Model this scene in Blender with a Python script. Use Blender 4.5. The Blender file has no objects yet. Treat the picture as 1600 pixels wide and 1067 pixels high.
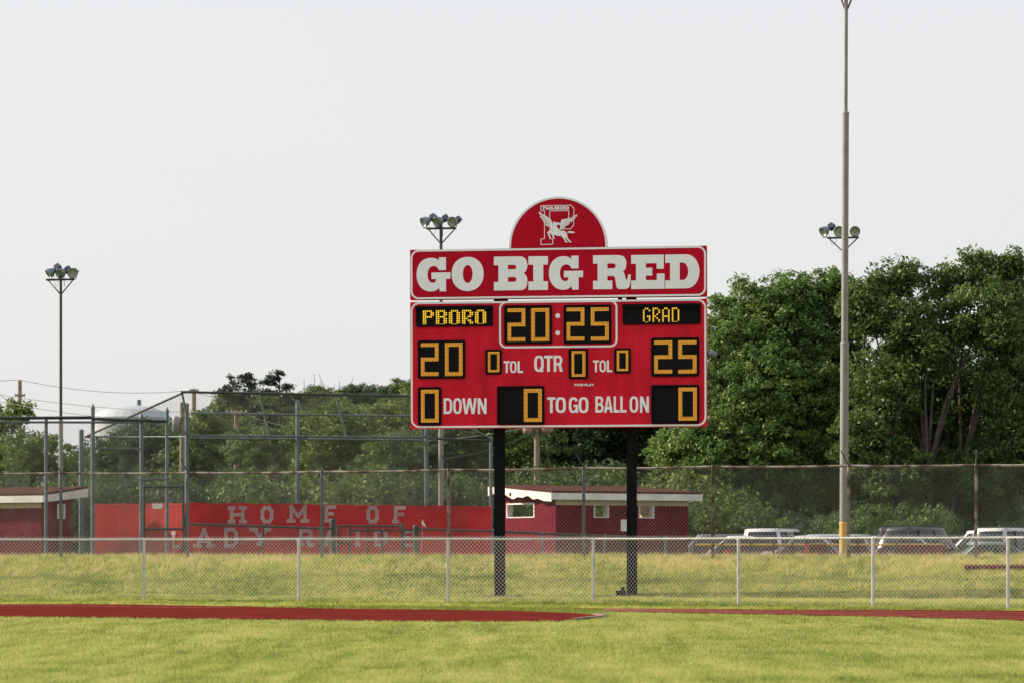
import bpy, math, random
import numpy as np
from mathutils import Vector, Matrix, noise as mnoise

# ---------------------------------------------------------------- camera, sky, sun, exposure
scn = bpy.context.scene
COL = scn.collection
F = 4666.67          # focal length in photo pixels (105 mm on 36 mm, 1600 px wide)
HZ = 860.0           # photo row of the horizon
CH = 1.0             # camera height
camd = bpy.data.cameras.new("camera"); cam = bpy.data.objects.new("camera", camd); COL.objects.link(cam)
cam.location = (0, 0, CH); cam.rotation_euler = (math.radians(90), 0, 0)
camd.sensor_width = 36; camd.lens = 105; camd.shift_y = (HZ - 533.5) / 1600
camd.clip_start = 0.5; camd.clip_end = 9000
camd.dof.use_dof = True; camd.dof.focus_distance = 62; camd.dof.aperture_fstop = 5.0
scn.camera = cam
SUN_EL = math.radians(26); SUN_AZ = math.radians(-77)      # azimuth from +Y, negative = left
sdir = Vector((math.sin(SUN_AZ) * math.cos(SUN_EL), math.cos(SUN_AZ) * math.cos(SUN_EL), math.sin(SUN_EL)))
w = bpy.data.worlds.new("World"); scn.world = w; w.use_nodes = True
wn = w.node_tree.nodes; wl = w.node_tree.links
bg = wn["Background"]
sky = wn.new("ShaderNodeTexSky"); sky.sky_type = 'NISHITA'; sky.sun_disc = False
sky.sun_elevation = SUN_EL; sky.sun_rotation = SUN_AZ
sky.air_density = 1.0; sky.dust_density = 4.0; sky.ozone_density = 1.0; sky.altitude = 0
mixw = wn.new("ShaderNodeMixRGB"); mixw.blend_type = 'MIX'; mixw.inputs[0].default_value = 0.78
mixw.inputs[2].default_value = (6.95, 6.92, 6.96, 1)          # thin white haze veil over the whole sky
wl.new(sky.outputs[0], mixw.inputs[1]); wl.new(mixw.outputs[0], bg.inputs[0])
bg.inputs[1].default_value = 0.100
sd = bpy.data.lights.new("sun", 'SUN'); so = bpy.data.objects.new("sun", sd); COL.objects.link(so)
sd.energy = 5.0; sd.angle = math.radians(0.6); sd.color = (1.0, 0.86, 0.66)
so.rotation_euler = sdir.to_track_quat('Z', 'Y').to_euler()
scn.view_settings.view_transform = 'Standard'; scn.view_settings.look = 'None'
scn.view_settings.exposure = 0.46; scn.view_settings.gamma = 1.0; scn.view_settings.use_curve_mapping = False

# ---------------------------------------------------------------- helpers
def at(px, py, Y):
    """photo pixel at depth Y -> world point"""
    return Vector(((px - 800) / F * Y, Y, CH + (HZ - py) / F * Y))
def gp(px, py, z=0.0):
    """photo pixel on the flat ground -> world point"""
    Y = F * (CH - z) / (py - HZ)
    return Vector(((px - 800) / F * Y, Y, z))
def smooth(a, b, x):
    t = max(0.0, min(1.0, (x - a) / (b - a))); return t * t * (3 - 2 * t)
def crest(x): return 70.0 - (max(-30, min(30, x)) + 12) * 0.293
def gz(x, y):
    """height of the ground: flat field, a grass bank up to the tall fence, flat again behind"""
    c = crest(x)
    t = max(0.0, min(1.0, (y - (c - 4.3)) / 4.3)); up = 0.35 * t + 0.65 * t * t * (3 - 2 * t)
    h = 0.83 * up * (1 - smooth(c + 1.5, c + 9, y))
    h += 0.02 * mnoise.noise(Vector((x * .35, y * .2, 0))) * smooth(30, 56, y) * (1 - smooth(75, 90, y))
    if 25 < y < 56: h += 0.0
    return h

MATS = {}
def mat(name, col, rough=0.6, metal=0.0, var=0.12, scale=6.0, bump=0.0, bscale=40.0, col2=None, trans=0.0, emit=0.0, spec=0.4, coat=0.0, lo=.35, hi=.65, stretch=None):
    if name in MATS: return MATS[name]
    m = bpy.data.materials.new(name); m.use_nodes = True
    n = m.node_tree.nodes; l = m.node_tree.links; b = n["Principled BSDF"]
    b.inputs["Roughness"].default_value = rough; b.inputs["Metallic"].default_value = metal
    b.inputs["Specular IOR Level"].default_value = spec
    if coat: b.inputs["Coat Weight"].default_value = coat; b.inputs["Coat Roughness"].default_value = 0.08
    tc = n.new("ShaderNodeTexCoord")
    nz = n.new("ShaderNodeTexNoise"); nz.inputs["Scale"].default_value = scale; nz.inputs["Detail"].default_value = 6
    if stretch:
        mp = n.new("ShaderNodeMapping"); mp.inputs["Scale"].default_value = stretch; l.new(tc.outputs["Object"], mp.inputs[0]); l.new(mp.outputs[0], nz.inputs["Vector"])
    else: l.new(tc.outputs["Object"], nz.inputs["Vector"])
    cr = n.new("ShaderNodeValToRGB"); cr.color_ramp.elements[0].position = lo; cr.color_ramp.elements[1].position = hi
    c2 = col2 if col2 else tuple(c * (1 + var) for c in col)
    c1 = col if col2 else tuple(c * (1 - var) for c in col)
    cr.color_ramp.elements[0].color = (*c1, 1); cr.color_ramp.elements[1].color = (*[min(1, c) for c in c2], 1)
    l.new(nz.outputs["Fac"], cr.inputs[0]); l.new(cr.outputs[0], b.inputs["Base Color"])
    if bump:
        nb = n.new("ShaderNodeTexNoise"); nb.inputs["Scale"].default_value = bscale; nb.inputs["Detail"].default_value = 4
        l.new(tc.outputs["Object"], nb.inputs["Vector"])
        bp = n.new("ShaderNodeBump"); bp.inputs["Strength"].default_value = bump; bp.inputs["Distance"].default_value = 0.02
        l.new(nb.outputs["Fac"], bp.inputs["Height"]); l.new(bp.outputs[0], b.inputs["Normal"])
    if trans:
        tr = n.new("ShaderNodeBsdfTranslucent"); l.new(cr.outputs[0], tr.inputs[0])
        ms = n.new("ShaderNodeMixShader"); ms.inputs[0].default_value = trans
        l.new(b.outputs[0], ms.inputs[1]); l.new(tr.outputs[0], ms.inputs[2]); l.new(ms.outputs[0], n["Material Output"].inputs[0])
    MATS[name] = m; return m

def tint_mat(name, cols, rough=0.6, trans=0.35, nscale=0.25, spec=0.3, stretch=(1, 1, 1), nweight=0.35):
    """leaf / grass material: colour from the per-leaf 'tint' attribute plus a broad patch noise"""
    m = bpy.data.materials.new(name); m.use_nodes = True
    n = m.node_tree.nodes; l = m.node_tree.links; b = n["Principled BSDF"]
    b.inputs["Roughness"].default_value = rough; b.inputs["Specular IOR Level"].default_value = spec
    a = n.new("ShaderNodeAttribute"); a.attribute_name = "tint"
    g = n.new("ShaderNodeNewGeometry"); mp = n.new("ShaderNodeMapping"); mp.inputs["Scale"].default_value = stretch
    l.new(g.outputs["Position"], mp.inputs[0])
    nz = n.new("ShaderNodeTexNoise"); nz.inputs["Scale"].default_value = nscale; nz.inputs["Detail"].default_value = 4
    l.new(mp.outputs[0], nz.inputs["Vector"])
    mr = n.new("ShaderNodeMapRange"); mr.inputs[1].default_value = .33; mr.inputs[2].default_value = .67
    l.new(nz.outputs["Fac"], mr.inputs[0])
    mx = n.new("ShaderNodeMix"); mx.inputs[0].default_value = nweight
    l.new(a.outputs["Fac"], mx.inputs[2]); l.new(mr.outputs[0], mx.inputs[3])
    cr = n.new("ShaderNodeValToRGB")
    while len(cr.color_ramp.elements) < len(cols): cr.color_ramp.elements.new(0.5)
    for i, c in enumerate(cols):
        cr.color_ramp.elements[i].position = i / (len(cols) - 1); cr.color_ramp.elements[i].color = (*c, 1)
    l.new(mx.outputs[0], cr.inputs[0]); l.new(cr.outputs[0], b.inputs["Base Color"])
    tr = n.new("ShaderNodeBsdfTranslucent"); l.new(cr.outputs[0], tr.inputs[0])
    ms = n.new("ShaderNodeMixShader"); ms.inputs[0].default_value = trans
    l.new(b.outputs[0], ms.inputs[1]); l.new(tr.outputs[0], ms.inputs[2]); l.new(ms.outputs[0], n["Material Output"].inputs[0])
    return m

ORI = {}
def tag(o, label=None, cat=None, group=None, kind=None):
    if label: o["label"] = label
    if cat: o["category"] = cat
    if group: o["group"] = group
    if kind: o["kind"] = kind
    return o
def empty(name, loc, rz=0.0, label=None, cat=None, group=None):
    o = bpy.data.objects.new(name, None); COL.objects.link(o); o.location = loc; o.rotation_euler = (0, 0, rz)
    o.empty_display_size = 0.2; ORI[o.name] = Vector(loc)
    return tag(o, label, cat, group)
def link(name, me, m, parent=None, local=False):
    if m: me.materials.clear(); me.materials.append(m)
    o = bpy.data.objects.new(name, me); COL.objects.link(o)
    if parent:
        o.parent = parent
        org = ORI.get(parent.name, Vector((0, 0, 0))); ORI[o.name] = org
        if not local: me.transform(Matrix.Translation(-org))
    return o

class MB:
    def __init__(s): s.v = []; s.f = []; s.sm = []
    def add(s, vs, fs, smooth=False):
        k = len(s.v); s.v += [tuple(v) for v in vs]; s.f += [tuple(i + k for i in f) for f in fs]; s.sm += [smooth] * len(fs); return s
    def box(s, x0, y0, z0, x1, y1, z1):
        vs = [(x, y, z) for z in (z0, z1) for y in (y0, y1) for x in (x0, x1)]
        return s.add(vs, [(0, 2, 3, 1), (4, 5, 7, 6), (0, 1, 5, 4), (2, 6, 7, 3), (0, 4, 6, 2), (1, 3, 7, 5)])
    def tube(s, a, b, r0, r1=None, n=10, caps=True):
        a = Vector(a); b = Vector(b); r1 = r0 if r1 is None else r1
        d = (b - a).normalized(); u = d.orthogonal().normalized(); t = d.cross(u)
        vs = []
        for p, r in ((a, r0), (b, r1)):
            for i in range(n):
                q = 2 * math.pi * i / n; vs.append(p + (u * math.cos(q) + t * math.sin(q)) * r)
        s.add(vs, [(i, (i + 1) % n, n + (i + 1) % n, n + i) for i in range(n)], True)
        if caps: s.add(vs[:n], [tuple(reversed(range(n)))]); s.add(vs[n:], [tuple(range(n))])
        return s
    def path(s, pts, r, n=8, r1=None):
        pts = [Vector(p) for p in pts]; m = len(pts); rings = []; u = None
        for i, p in enumerate(pts):
            d = (pts[min(i + 1, m - 1)] - pts[max(i - 1, 0)]).normalized()
            u = d.orthogonal().normalized() if u is None else (u - d * u.dot(d)).normalized()
            t = d.cross(u); rr = r if r1 is None else r + (r1 - r) * i / (m - 1)
            rings.append([p + (u * math.cos(2 * math.pi * k / n) + t * math.sin(2 * math.pi * k / n)) * rr for k in range(n)])
        vs = [v for R in rings for v in R]; fs = []
        for i in range(m - 1):
            for k in range(n): fs.append((i * n + k, i * n + (k + 1) % n, (i + 1) * n + (k + 1) % n, (i + 1) * n + k))
        s.add(vs, fs, True); s.add(rings[0], [tuple(reversed(range(n)))]); s.add(rings[-1], [tuple(range(n))]); return s
    def lathe(s, prof, c, axis, n=16):
        """prof: (radius, along) pairs round an axis"""
        c = Vector(c); d = Vector(axis).normalized(); u = d.orthogonal().normalized(); t = d.cross(u); m = len(prof); vs = []
        for r, h in prof:
            for k in range(n):
                q = 2 * math.pi * k / n; vs.append(c + d * h + (u * math.cos(q) + t * math.sin(q)) * r)
        return s.add(vs, [(i * n + k, i * n + (k + 1) % n, (i + 1) * n + (k + 1) % n, (i + 1) * n + k) for i in range(m - 1) for k in range(n)], True)
    def loft(s, rings, caps=True, smooth=True):
        n = len(rings[0]); m = len(rings); vs = [v for R in rings for v in R]
        s.add(vs, [(i * n + k, i * n + (k + 1) % n, (i + 1) * n + (k + 1) % n, (i + 1) * n + k) for i in range(m - 1) for k in range(n)], smooth)
        if caps: s.add(rings[0], [tuple(reversed(range(n)))]); s.add(rings[-1], [tuple(range(n))])
        return s
    def prism(s, pts, y0, y1):
        """polygon in x,z extruded along y"""
        n = len(pts); vs = [(p[0], y0, p[1]) for p in pts] + [(p[0], y1, p[1]) for p in pts]
        return s.add(vs, [tuple(range(n)), tuple(reversed(range(n, 2 * n)))] + [(i, i + n, (i + 1) % n + n, (i + 1) % n) for i in range(n)])
    def mesh(s, name):
        me = bpy.data.meshes.new(name); me.from_pydata(s.v, [], s.f); me.polygons.foreach_set("use_smooth", s.sm)
        me.validate(); me.update(); return me
    def build(s, name, m, parent=None, local=False): return link(name, s.mesh(name), m, parent, local)

def curve_mesh(loops, depth, name, cyc=True):
    """filled 2D loops (holes by even-odd), in the x,z plane, front at y = 0, thickness along +y"""
    c = bpy.data.curves.new(name, 'CURVE'); c.dimensions = '2D'; c.fill_mode = 'BOTH'; c.extrude = depth / 2
    for L in loops:
        sp = c.splines.new('POLY'); sp.points.add(len(L) - 1); sp.use_cyclic_u = True
        for i, p in enumerate(L): sp.points[i].co = (p[0], p[1], 0, 1)
    o = bpy.data.objects.new("tmp", c); COL.objects.link(o)
    dg = bpy.context.evaluated_depsgraph_get()
    me = bpy.data.meshes.new_from_object(o.evaluated_get(dg)); bpy.data.objects.remove(o); bpy.data.curves.remove(c)
    me.transform(Matrix(((1, 0, 0, 0), (0, 0, -1, depth / 2), (0, 1, 0, 0), (0, 0, 0, 1)))); me.name = name
    return me
def rrect(x0, z0, x1, z1, r, n=7):
    out = []
    for cx, cz, a in ((x1 - r, z1 - r, 0), (x0 + r, z1 - r, 90), (x0 + r, z0 + r, 180), (x1 - r, z0 + r, 270)):
        for i in range(n): q = math.radians(a + 90 * i / (n - 1)); out.append((cx + r * math.cos(q), cz + r * math.sin(q)))
    return out
def ell(cx, cz, rx, rz, n=36, a0=0, a1=360, p=1.0):
    out = []; full = abs(a1 - a0) == 360
    for i in range(n if full else n + 1):
        q = math.radians(a0 + (a1 - a0) * i / n); c, s_ = math.cos(q), math.sin(q)
        out.append((cx + rx * math.copysign(abs(c) ** p, c), cz + rz * math.copysign(abs(s_) ** p, s_)))
    return out

# ---------------------------------------------------------------- materials
M_red = mat("scoreboard_red_paint", (0.64, 0.014, 0.036), 0.5, stretch=(2.2, 1, .55), var=0.16, scale=1.3, spec=0.08)  # stretched noise in both reds: streak stains plus a sheen painted into the colour
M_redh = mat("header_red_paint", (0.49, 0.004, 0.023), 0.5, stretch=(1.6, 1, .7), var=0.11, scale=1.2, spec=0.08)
M_wh = mat("white_vinyl", (0.89, 0.92, 0.99), 0.5, var=0.02, scale=3)
M_blk = mat("black_bezel", (0.006, 0.006, 0.008), 0.6, var=0.2, scale=8, spec=0.06)
M_blkpost = mat("black_post_paint", (0.006, 0.006, 0.007), 0.6, var=0.3, scale=3, spec=0.10)
M_seam = mat("seam_dark_line", (0.14, 0.006, 0.012), 0.6)  # thin dark red strip along the panel joints
M_galv = mat("galvanised_steel", (0.50, 0.50, 0.49), 0.5, 0.35, var=0.14, scale=9)
M_galvd = mat("weathered_galvanised_steel", (0.125, 0.155, 0.185), 0.55, 0.35, var=0.2, scale=5)
M_wire = mat("galvanised_wire", (0.66, 0.66, 0.64), 0.4, 0.2, var=0.1, scale=20)
M_wired = mat("shaded_wire", (0.16, 0.165, 0.17), 0.6, 0.1, spec=.2, var=0.25, scale=3)  # dark grey puts the shade of the far wires' unlit side into the colour
M_rust = mat("rusty_pipe", (0.075, 0.028, 0.016), 0.8, 0.1, scale=3.2, col2=(0.36, 0.32, 0.29), bump=.2, lo=.42, hi=.60)
M_dark = mat("dark_steel", (0.03, 0.036, 0.042), 0.5, 0.3, var=0.3)
M_darkrail = mat("dark_green_grey_pipe", (0.045, 0.055, 0.055), 0.55, 0.3, var=0.3, scale=4)
M_pole = mat("pale_painted_pole", (0.24, 0.24, 0.235), 0.65, 0.1, scale=2.2, col2=(0.175, 0.165, 0.15), lo=.45, hi=.75)
M_yel = mat("yellow_pole_paint", (0.62, 0.36, 0.075), 0.6, scale=5, col2=(0.5, 0.33, 0.12))
M_wood = mat("weathered_pole_wood", (0.19, 0.15, 0.12), 0.85, scale=5, col2=(0.28, 0.23, 0.19))
M_trans = mat("transformer_grey", (0.33, 0.35, 0.36), 0.5, 0.2)
M_peach = mat("rusted_transformer", (0.42, 0.27, 0.20), 0.6, 0.1)
M_mar = mat("maroon_block_paint", (0.14, 0.008, 0.022), 0.7, spec=.06, var=0.15, scale=2.5, bump=.25, bscale=18)
M_roof = mat("brown_shingle", (0.085, 0.034, 0.028), 0.95, spec=.05, var=0.25, scale=14, bump=.5, bscale=60)
M_fas = mat("peeling_white_fascia", (0.78, 0.79, 0.80), 0.7, scale=2.4, col2=(0.62, 0.61, 0.58), bump=.3, bscale=30)
M_cream = mat("cream_interior_paint", (0.60, 0.50, 0.36), 0.75, var=0.1)
M_paper = mat("white_notice", (0.75, 0.77, 0.78), 0.5, var=0.05)
M_ban = mat("red_banner_vinyl", (0.43, 0.012, 0.020), 0.5, spec=.08, var=0.10, scale=.9, trans=0.5)
M_banw = mat("white_banner_print", (0.50, 0.37, 0.41), 0.55, var=0.2, scale=2, trans=0.35)
M_track = mat("red_track_surface", (0.130, 0.021, 0.018), 1.0, spec=0.0, var=0.14, scale=1.1, bump=.3, bscale=90)
M_line = mat("lane_line_paint", (0.36, 0.14, 0.12), 1.0, spec=0, var=0.2, scale=3)
M_conc = mat("concrete", (0.27, 0.20, 0.17), 1.0, spec=.02, var=0.2, scale=5, bump=.3)
M_asph = mat("asphalt", (0.05, 0.05, 0.052), 0.9, var=0.2, scale=2, bump=.3)
M_glass = mat("car_glass", (0.016, 0.022, 0.030), 0.08, var=0.1, spec=0.5)
M_tyre = mat("tyre_rubber", (0.015, 0.015, 0.016), 0.85)
M_rim = mat("alloy_rim", (0.5, 0.5, 0.52), 0.3, 0.8)
M_tail = mat("tail_lamp", (0.45, 0.02, 0.02), 0.2)
M_bark = mat("tree_bark", (0.075, 0.060, 0.048), 0.95, var=0.35, scale=4, bump=.7, bscale=14)
M_tank = mat("pale_tank_paint", (0.42, 0.46, 0.51), 0.6, var=0.05, scale=.2)
M_lens = mat("lamp_reflector", (0.30, 0.34, 0.29), 0.32, 0.4, var=0.15)
M_lampbody = mat("lamp_housing", (0.17, 0.21, 0.26), 0.45, 0.4, var=0.15)
M_cable = mat("black_cable", (0.012, 0.012, 0.013), 0.6)
M_thinwire = mat("line_wire", (0.10, 0.10, 0.10), 0.6)

def led_mat(name, pitch, on):
    m = bpy.data.materials.new(name); m.use_nodes = True; n = m.node_tree.nodes; l = m.node_tree.links; b = n["Principled BSDF"]
    tc = n.new("ShaderNodeTexCoord"); sp = n.new("ShaderNodeSeparateXYZ"); l.new(tc.outputs["Object"], sp.inputs[0])
    outs = []
    for k in ("X", "Z"):
        d = n.new("ShaderNodeMath"); d.operation = 'DIVIDE'; d.inputs[1].default_value = pitch; l.new(sp.outputs[k], d.inputs[0])
        fr = n.new("ShaderNodeMath"); fr.operation = 'FRACT'; l.new(d.outputs[0], fr.inputs[0])
        sb = n.new("ShaderNodeMath"); sb.operation = 'SUBTRACT'; sb.inputs[1].default_value = 0.5; l.new(fr.outputs[0], sb.inputs[0])
        pw = n.new("ShaderNodeMath"); pw.operation = 'POWER'; pw.inputs[1].default_value = 2; l.new(sb.outputs[0], pw.inputs[0]); outs.append(pw)
    ad = n.new("ShaderNodeMath"); ad.operation = 'ADD'; l.new(outs[0].outputs[0], ad.inputs[0]); l.new(outs[1].outputs[0], ad.inputs[1])
    cr = n.new("ShaderNodeValToRGB"); e = cr.color_ramp.elements
    if on:
        e[0].position = 0.08; e[0].color = (0.95, 0.43, 0.05, 1); e[1].position = 0.24; e[1].color = (0.10, 0.030, 0.002, 1)
    else:
        e[0].position = 0.03; e[0].color = (0.022, 0.022, 0.022, 1); e[1].position = 0.09; e[1].color = (0.007, 0.007, 0.008, 1)
    l.new(ad.outputs[0], cr.inputs[0])
    if on:
        b.inputs["Base Color"].default_value = (0.03, 0.02, 0.01, 1); l.new(cr.outputs[0], b.inputs["Emission Color"]); b.inputs["Emission Strength"].default_value = 0.66
    else: l.new(cr.outputs[0], b.inputs["Base Color"])
    b.inputs["Roughness"].default_value = 0.5; b.inputs["Specular IOR Level"].default_value = .05
    return m
M_led = led_mat("amber_led_array", 0.0268, True)
M_ledoff = led_mat("unlit_led_array", 0.0268, False)
M_dotoff = led_mat("unlit_matrix_array", 0.0402, False)
M_dot = mat("amber_matrix_led", (0.1, 0.06, 0.01), 0.5)
_b = M_dot.node_tree.nodes["Principled BSDF"]; _b.inputs["Emission Color"].default_value = (1.0, 0.58, 0.03, 1); _b.inputs["Emission Strength"].default_value = 0.78

# ---------------------------------------------------------------- the ground
def ground_mat():
    m = bpy.data.materials.new("turf_ground"); m.use_nodes = True; n = m.node_tree.nodes; l = m.node_tree.links; b = n["Principled BSDF"]
    b.inputs["Roughness"].default_value = 0.95; b.inputs["Specular IOR Level"].default_value = 0.0
    g = n.new("ShaderNodeNewGeometry"); mp = n.new("ShaderNodeMapping"); mp.inputs["Scale"].default_value = (0.5, 0.22, 1); l.new(g.outputs["Position"], mp.inputs[0])
    nz = n.new("ShaderNodeTexNoise"); nz.inputs["Scale"].default_value = 1.0; nz.inputs["Detail"].default_value = 8; l.new(mp.outputs[0], nz.inputs["Vector"])
    cr = n.new("ShaderNodeValToRGB"); e = cr.color_ramp.elements
    e[0].position = .36; e[0].color = (0.10, 0.13, 0.026, 1); e[1].position = .64; e[1].color = (0.24, 0.24, 0.07, 1)
    l.new(nz.outputs["Fac"], cr.inputs[0]); l.new(cr.outputs[0], b.inputs["Base Color"])
    return m
xs = sorted(set([-4000, -2000, -900, -400, -200, -120, -80, -50, -30] + [round(-16 + i * .5, 2) for i in range(65)] + [30, 50, 80, 120, 200, 400, 900, 2000, 4000]))
ys = sorted(set([-300, -60, 0, 10, 16] + [18 + i for i in range(32)] + [round(50 + i * .35, 2) for i in range(90)] + [84, 90, 100, 130, 180, 260, 400, 700, 1200, 2500, 5000]))
gv = [(x, y, gz(x, y)) for y in ys for x in xs]; nx = len(xs)
gf = [(j * nx + i, j * nx + i + 1, (j + 1) * nx + i + 1, (j + 1) * nx + i) for j in range(len(ys) - 1) for i in range(nx - 1)]
gm = bpy.data.meshes.new("ground"); gm.from_pydata(gv, [], gf); gm.polygons.foreach_set("use_smooth", [True] * len(gf)); gm.update()
tag(link("ground", gm, ground_mat()), kind="structure")
# parking lot behind the bank
mb = MB(); mb.add([(-5, 91, .004), (60, 91, .004), (60, 118, .004), (-5, 118, .004)], [(0, 1, 2, 3)])
tag(mb.build("parking_lot", M_asph), kind="structure")

# running track: two sheets and their painted lines
def sheet(name, top, bot, z, m, n=60):
    """strip between two photo-row curves given as (px, py) lists, laid on the flat ground"""
    x0 = max(top[0][0], bot[0][0]); x1 = min(top[-1][0], bot[-1][0]); vs = []; fs = []
    for i in range(n + 1):
        px = x0 + (x1 - x0) * i / n
        a = np.interp(px, [p[0] for p in top], [p[1] for p in top]); b = np.interp(px, [p[0] for p in bot], [p[1] for p in bot])
        for k in range(5):
            q = gp(px, b + (a - b) * k / 4); vs.append((q.x, q.y, gz(q.x, q.y) + z))
    for i in range(n):
        for k in range(4): a = i * 5 + k; fs.append((a, a + 5, a + 6, a + 1))
    mb = MB(); mb.add(vs, fs); return mb
APR_T = [(-120, 942.5), (0, 943.5), (200, 945), (380, 947), (470, 949.5), (600, 951.5), (800, 954.5), (900, 958), (942, 962.3)]
APR_B = [(-120, 962), (0, 963.2), (200, 965.5), (400, 968.2), (600, 970.2), (760, 971.2), (870, 970), (920, 966.8), (942, 963.2)]
TRK_T = [(430, 946.8), (700, 948.5), (940, 950.5), (1200, 952), (1400, 953), (1600, 954), (1760, 954.6)]
TRK_B = [(430, 948.2), (560, 949.6), (700, 951), (940, 954), (1000, 956), (1200, 960.2), (1400, 964.3), (1600, 970.5), (1760, 976)]
t1 = tag(sheet("track", APR_T, APR_B, .012, M_track).build("track", sheet and M_track), kind="structure")
t2 = tag(sheet("track", TRK_T, TRK_B, .008, M_track).build("track", M_track), kind="structure")
for fr in (.22, .42, .62, .8):
    c = [(px, TRK_T[i][1] + (np.interp(px, [p[0] for p in TRK_B], [p[1] for p in TRK_B]) - TRK_T[i][1]) * fr) for i, px in enumerate([p[0] for p in TRK_T]) if px > 800]
    sheet("lane_line", c, [(p[0], p[1] + .5) for p in c], .013, M_line, 30).build("lane_line", M_line, t2)
c = [(-120, 945.3), (0, 946.3), (200, 948), (360, 949.6)]
sheet("lane_line", c, [(p[0], p[1] + .3) for p in c], .017, M_line, 20).build("lane_line", M_line, t1)
kp = [gp(898, 967.6), gp(925, 965.4), gp(938, 963.8), gp(944, 962.6), gp(940, 961.4), gp(930, 960.4)]
mb = MB()
for a, b in zip(kp[:-1], kp[1:]):
    d = (b - a).normalized(); s_ = Vector((-d.y, d.x, 0)) * .045
    mb.add([a - s_, a + s_, b + s_, b - s_, a - s_ + Vector((0, 0, .03)), a + s_ + Vector((0, 0, .03)), b + s_ + Vector((0, 0, .03)), b - s_ + Vector((0, 0, .03))],
           [(4, 7, 6, 5), (0, 4, 5, 1), (1, 5, 6, 2), (2, 6, 7, 3), (3, 7, 4, 0)])
o = mb.build("kerb", M_conc); tag(o, kind="structure")

# ---------------------------------------------------------------- grass (stuff)
rng = np.random.default_rng(7)
def inside_track(x, y):
    px = 800 + x / y * F; py = HZ + CH / y * F
    def band(T, B, m0, m1):
        t = np.interp(px, [p[0] for p in T], [p[1] for p in T]); b = np.interp(px, [p[0] for p in B], [p[1] for p in B])
        return (px > T[0][0]) & (px < T[-1][0]) & (py > t + m0) & (py < b + m1)
    return band(APR_T, APR_B, 0.4, 0) | band(TRK_T, TRK_B, 0.2, 0)
def blades(name, P, H, W, tint, m, label, lean=.35):
    n = len(P); a = rng.uniform(0, 2 * np.pi, n); ln = rng.normal(0, lean, (n, 2)) * H[:, None]
    dx = np.cos(a) * W / 2; dy = np.sin(a) * W / 2
    v = np.empty((n, 3, 3)); v[:, 0] = P + np.stack([-dx, -dy, np.full(n, -.01)], 1); v[:, 1] = P + np.stack([dx, dy, np.full(n, -.01)], 1)
    v[:, 2] = P + np.stack([ln[:, 0], ln[:, 1], H], 1)
    me = bpy.data.meshes.new(name); me.vertices.add(n * 3); me.vertices.foreach_set("co", v.ravel())
    me.loops.add(n * 3); me.loops.foreach_set("vertex_index", np.arange(n * 3, dtype=np.int32))
    me.polygons.add(n); me.polygons.foreach_set("loop_start", np.arange(0, n * 3, 3, dtype=np.int32)); me.polygons.foreach_set("loop_total", np.full(n, 3, dtype=np.int32))
    at_ = me.attributes.new("tint", 'FLOAT', 'POINT'); at_.data.foreach_set("value", np.repeat(tint, 3).astype(np.float32))
    me.update(); me.validate()
    o = link(name, me, m); return tag(o, label, "grass", kind="stuff")
def vnoise(x, y, seed):
    """vectorised smooth value noise, 0..1"""
    g = np.random.default_rng(seed).random((256, 256)); xi = np.floor(x).astype(int); yi = np.floor(y).astype(int); fx = x - xi; fy = y - yi
    fx = fx * fx * (3 - 2 * fx); fy = fy * fy * (3 - 2 * fy); G = lambda a, b: g[a % 256, b % 256]
    return (G(xi, yi) * (1 - fx) + G(xi + 1, yi) * fx) * (1 - fy) + (G(xi, yi + 1) * (1 - fx) + G(xi + 1, yi + 1) * fx) * fy
gzv = lambda X, Y_: np.array([gz(a, b) for a, b in zip(X, Y_)])
# mown field in front
N = 520000
u = rng.uniform(0, 1, N); Yl = 1 / (1 / 20.0 + u * (1 / 58.0 - 1 / 20.0))
Xl = rng.uniform(-1, 1, N) * (Yl * 0.1715 + .8)
keep = ~inside_track(Xl, Yl) & (Yl < 56)
px_ = 800 + Xl / Yl * F; py_ = HZ + F / Yl
keep &= py_ > np.interp(px_, [-100, 500, 1000, 1600], [962, 968, 953, 966])
Xl, Yl = Xl[keep], Yl[keep]; n = len(Xl)
pa = vnoise(Xl * .9 + 40, Yl * .22, 1); pb = vnoise(Xl * 2.6, Yl * .55 + 30, 2); pc = vnoise(Xl * 8, Yl * 1.6, 3); pd = vnoise(Xl * 1.5 + 7, Yl * .9, 4)
tuft = np.clip((pd - .62) / .25, 0, 1) * np.clip((pc - .3) / .4, 0, 1)
pe = vnoise(Xl * 5 + 90, Yl * .35, 6); streak = np.clip((vnoise(Xl * .8 + 20, Yl * 1.1, 8) - .70) / .2, 0, 1)
tint = np.clip(.50 + .16 * (pa - .5) + .14 * (pb - .5) + .30 * (pc - .5) + .32 * (pe - .5) + rng.normal(0, .2, n) - .22 * tuft - .18 * streak, 0, 1)
Hh = rng.uniform(.014, .032, n) * (.75 + .6 * pc) * (1 + .35 * tuft)
GL = tint_mat("mown_grass", [(0.10, 0.16, 0.028), (0.24, 0.32, 0.060), (0.40, 0.45, 0.115), (0.52, 0.52, 0.18), (0.58, 0.54, 0.26)], .6, .45, .45, nweight=.0)
blades("mown_grass", np.stack([Xl, Yl, gzv(Xl, Yl)], 1), Hh, rng.uniform(.006, .012, n) * (Yl / 40) ** .5, tint, GL, "short mown yellow-green grass of the playing field in the foreground", .6)
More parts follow.
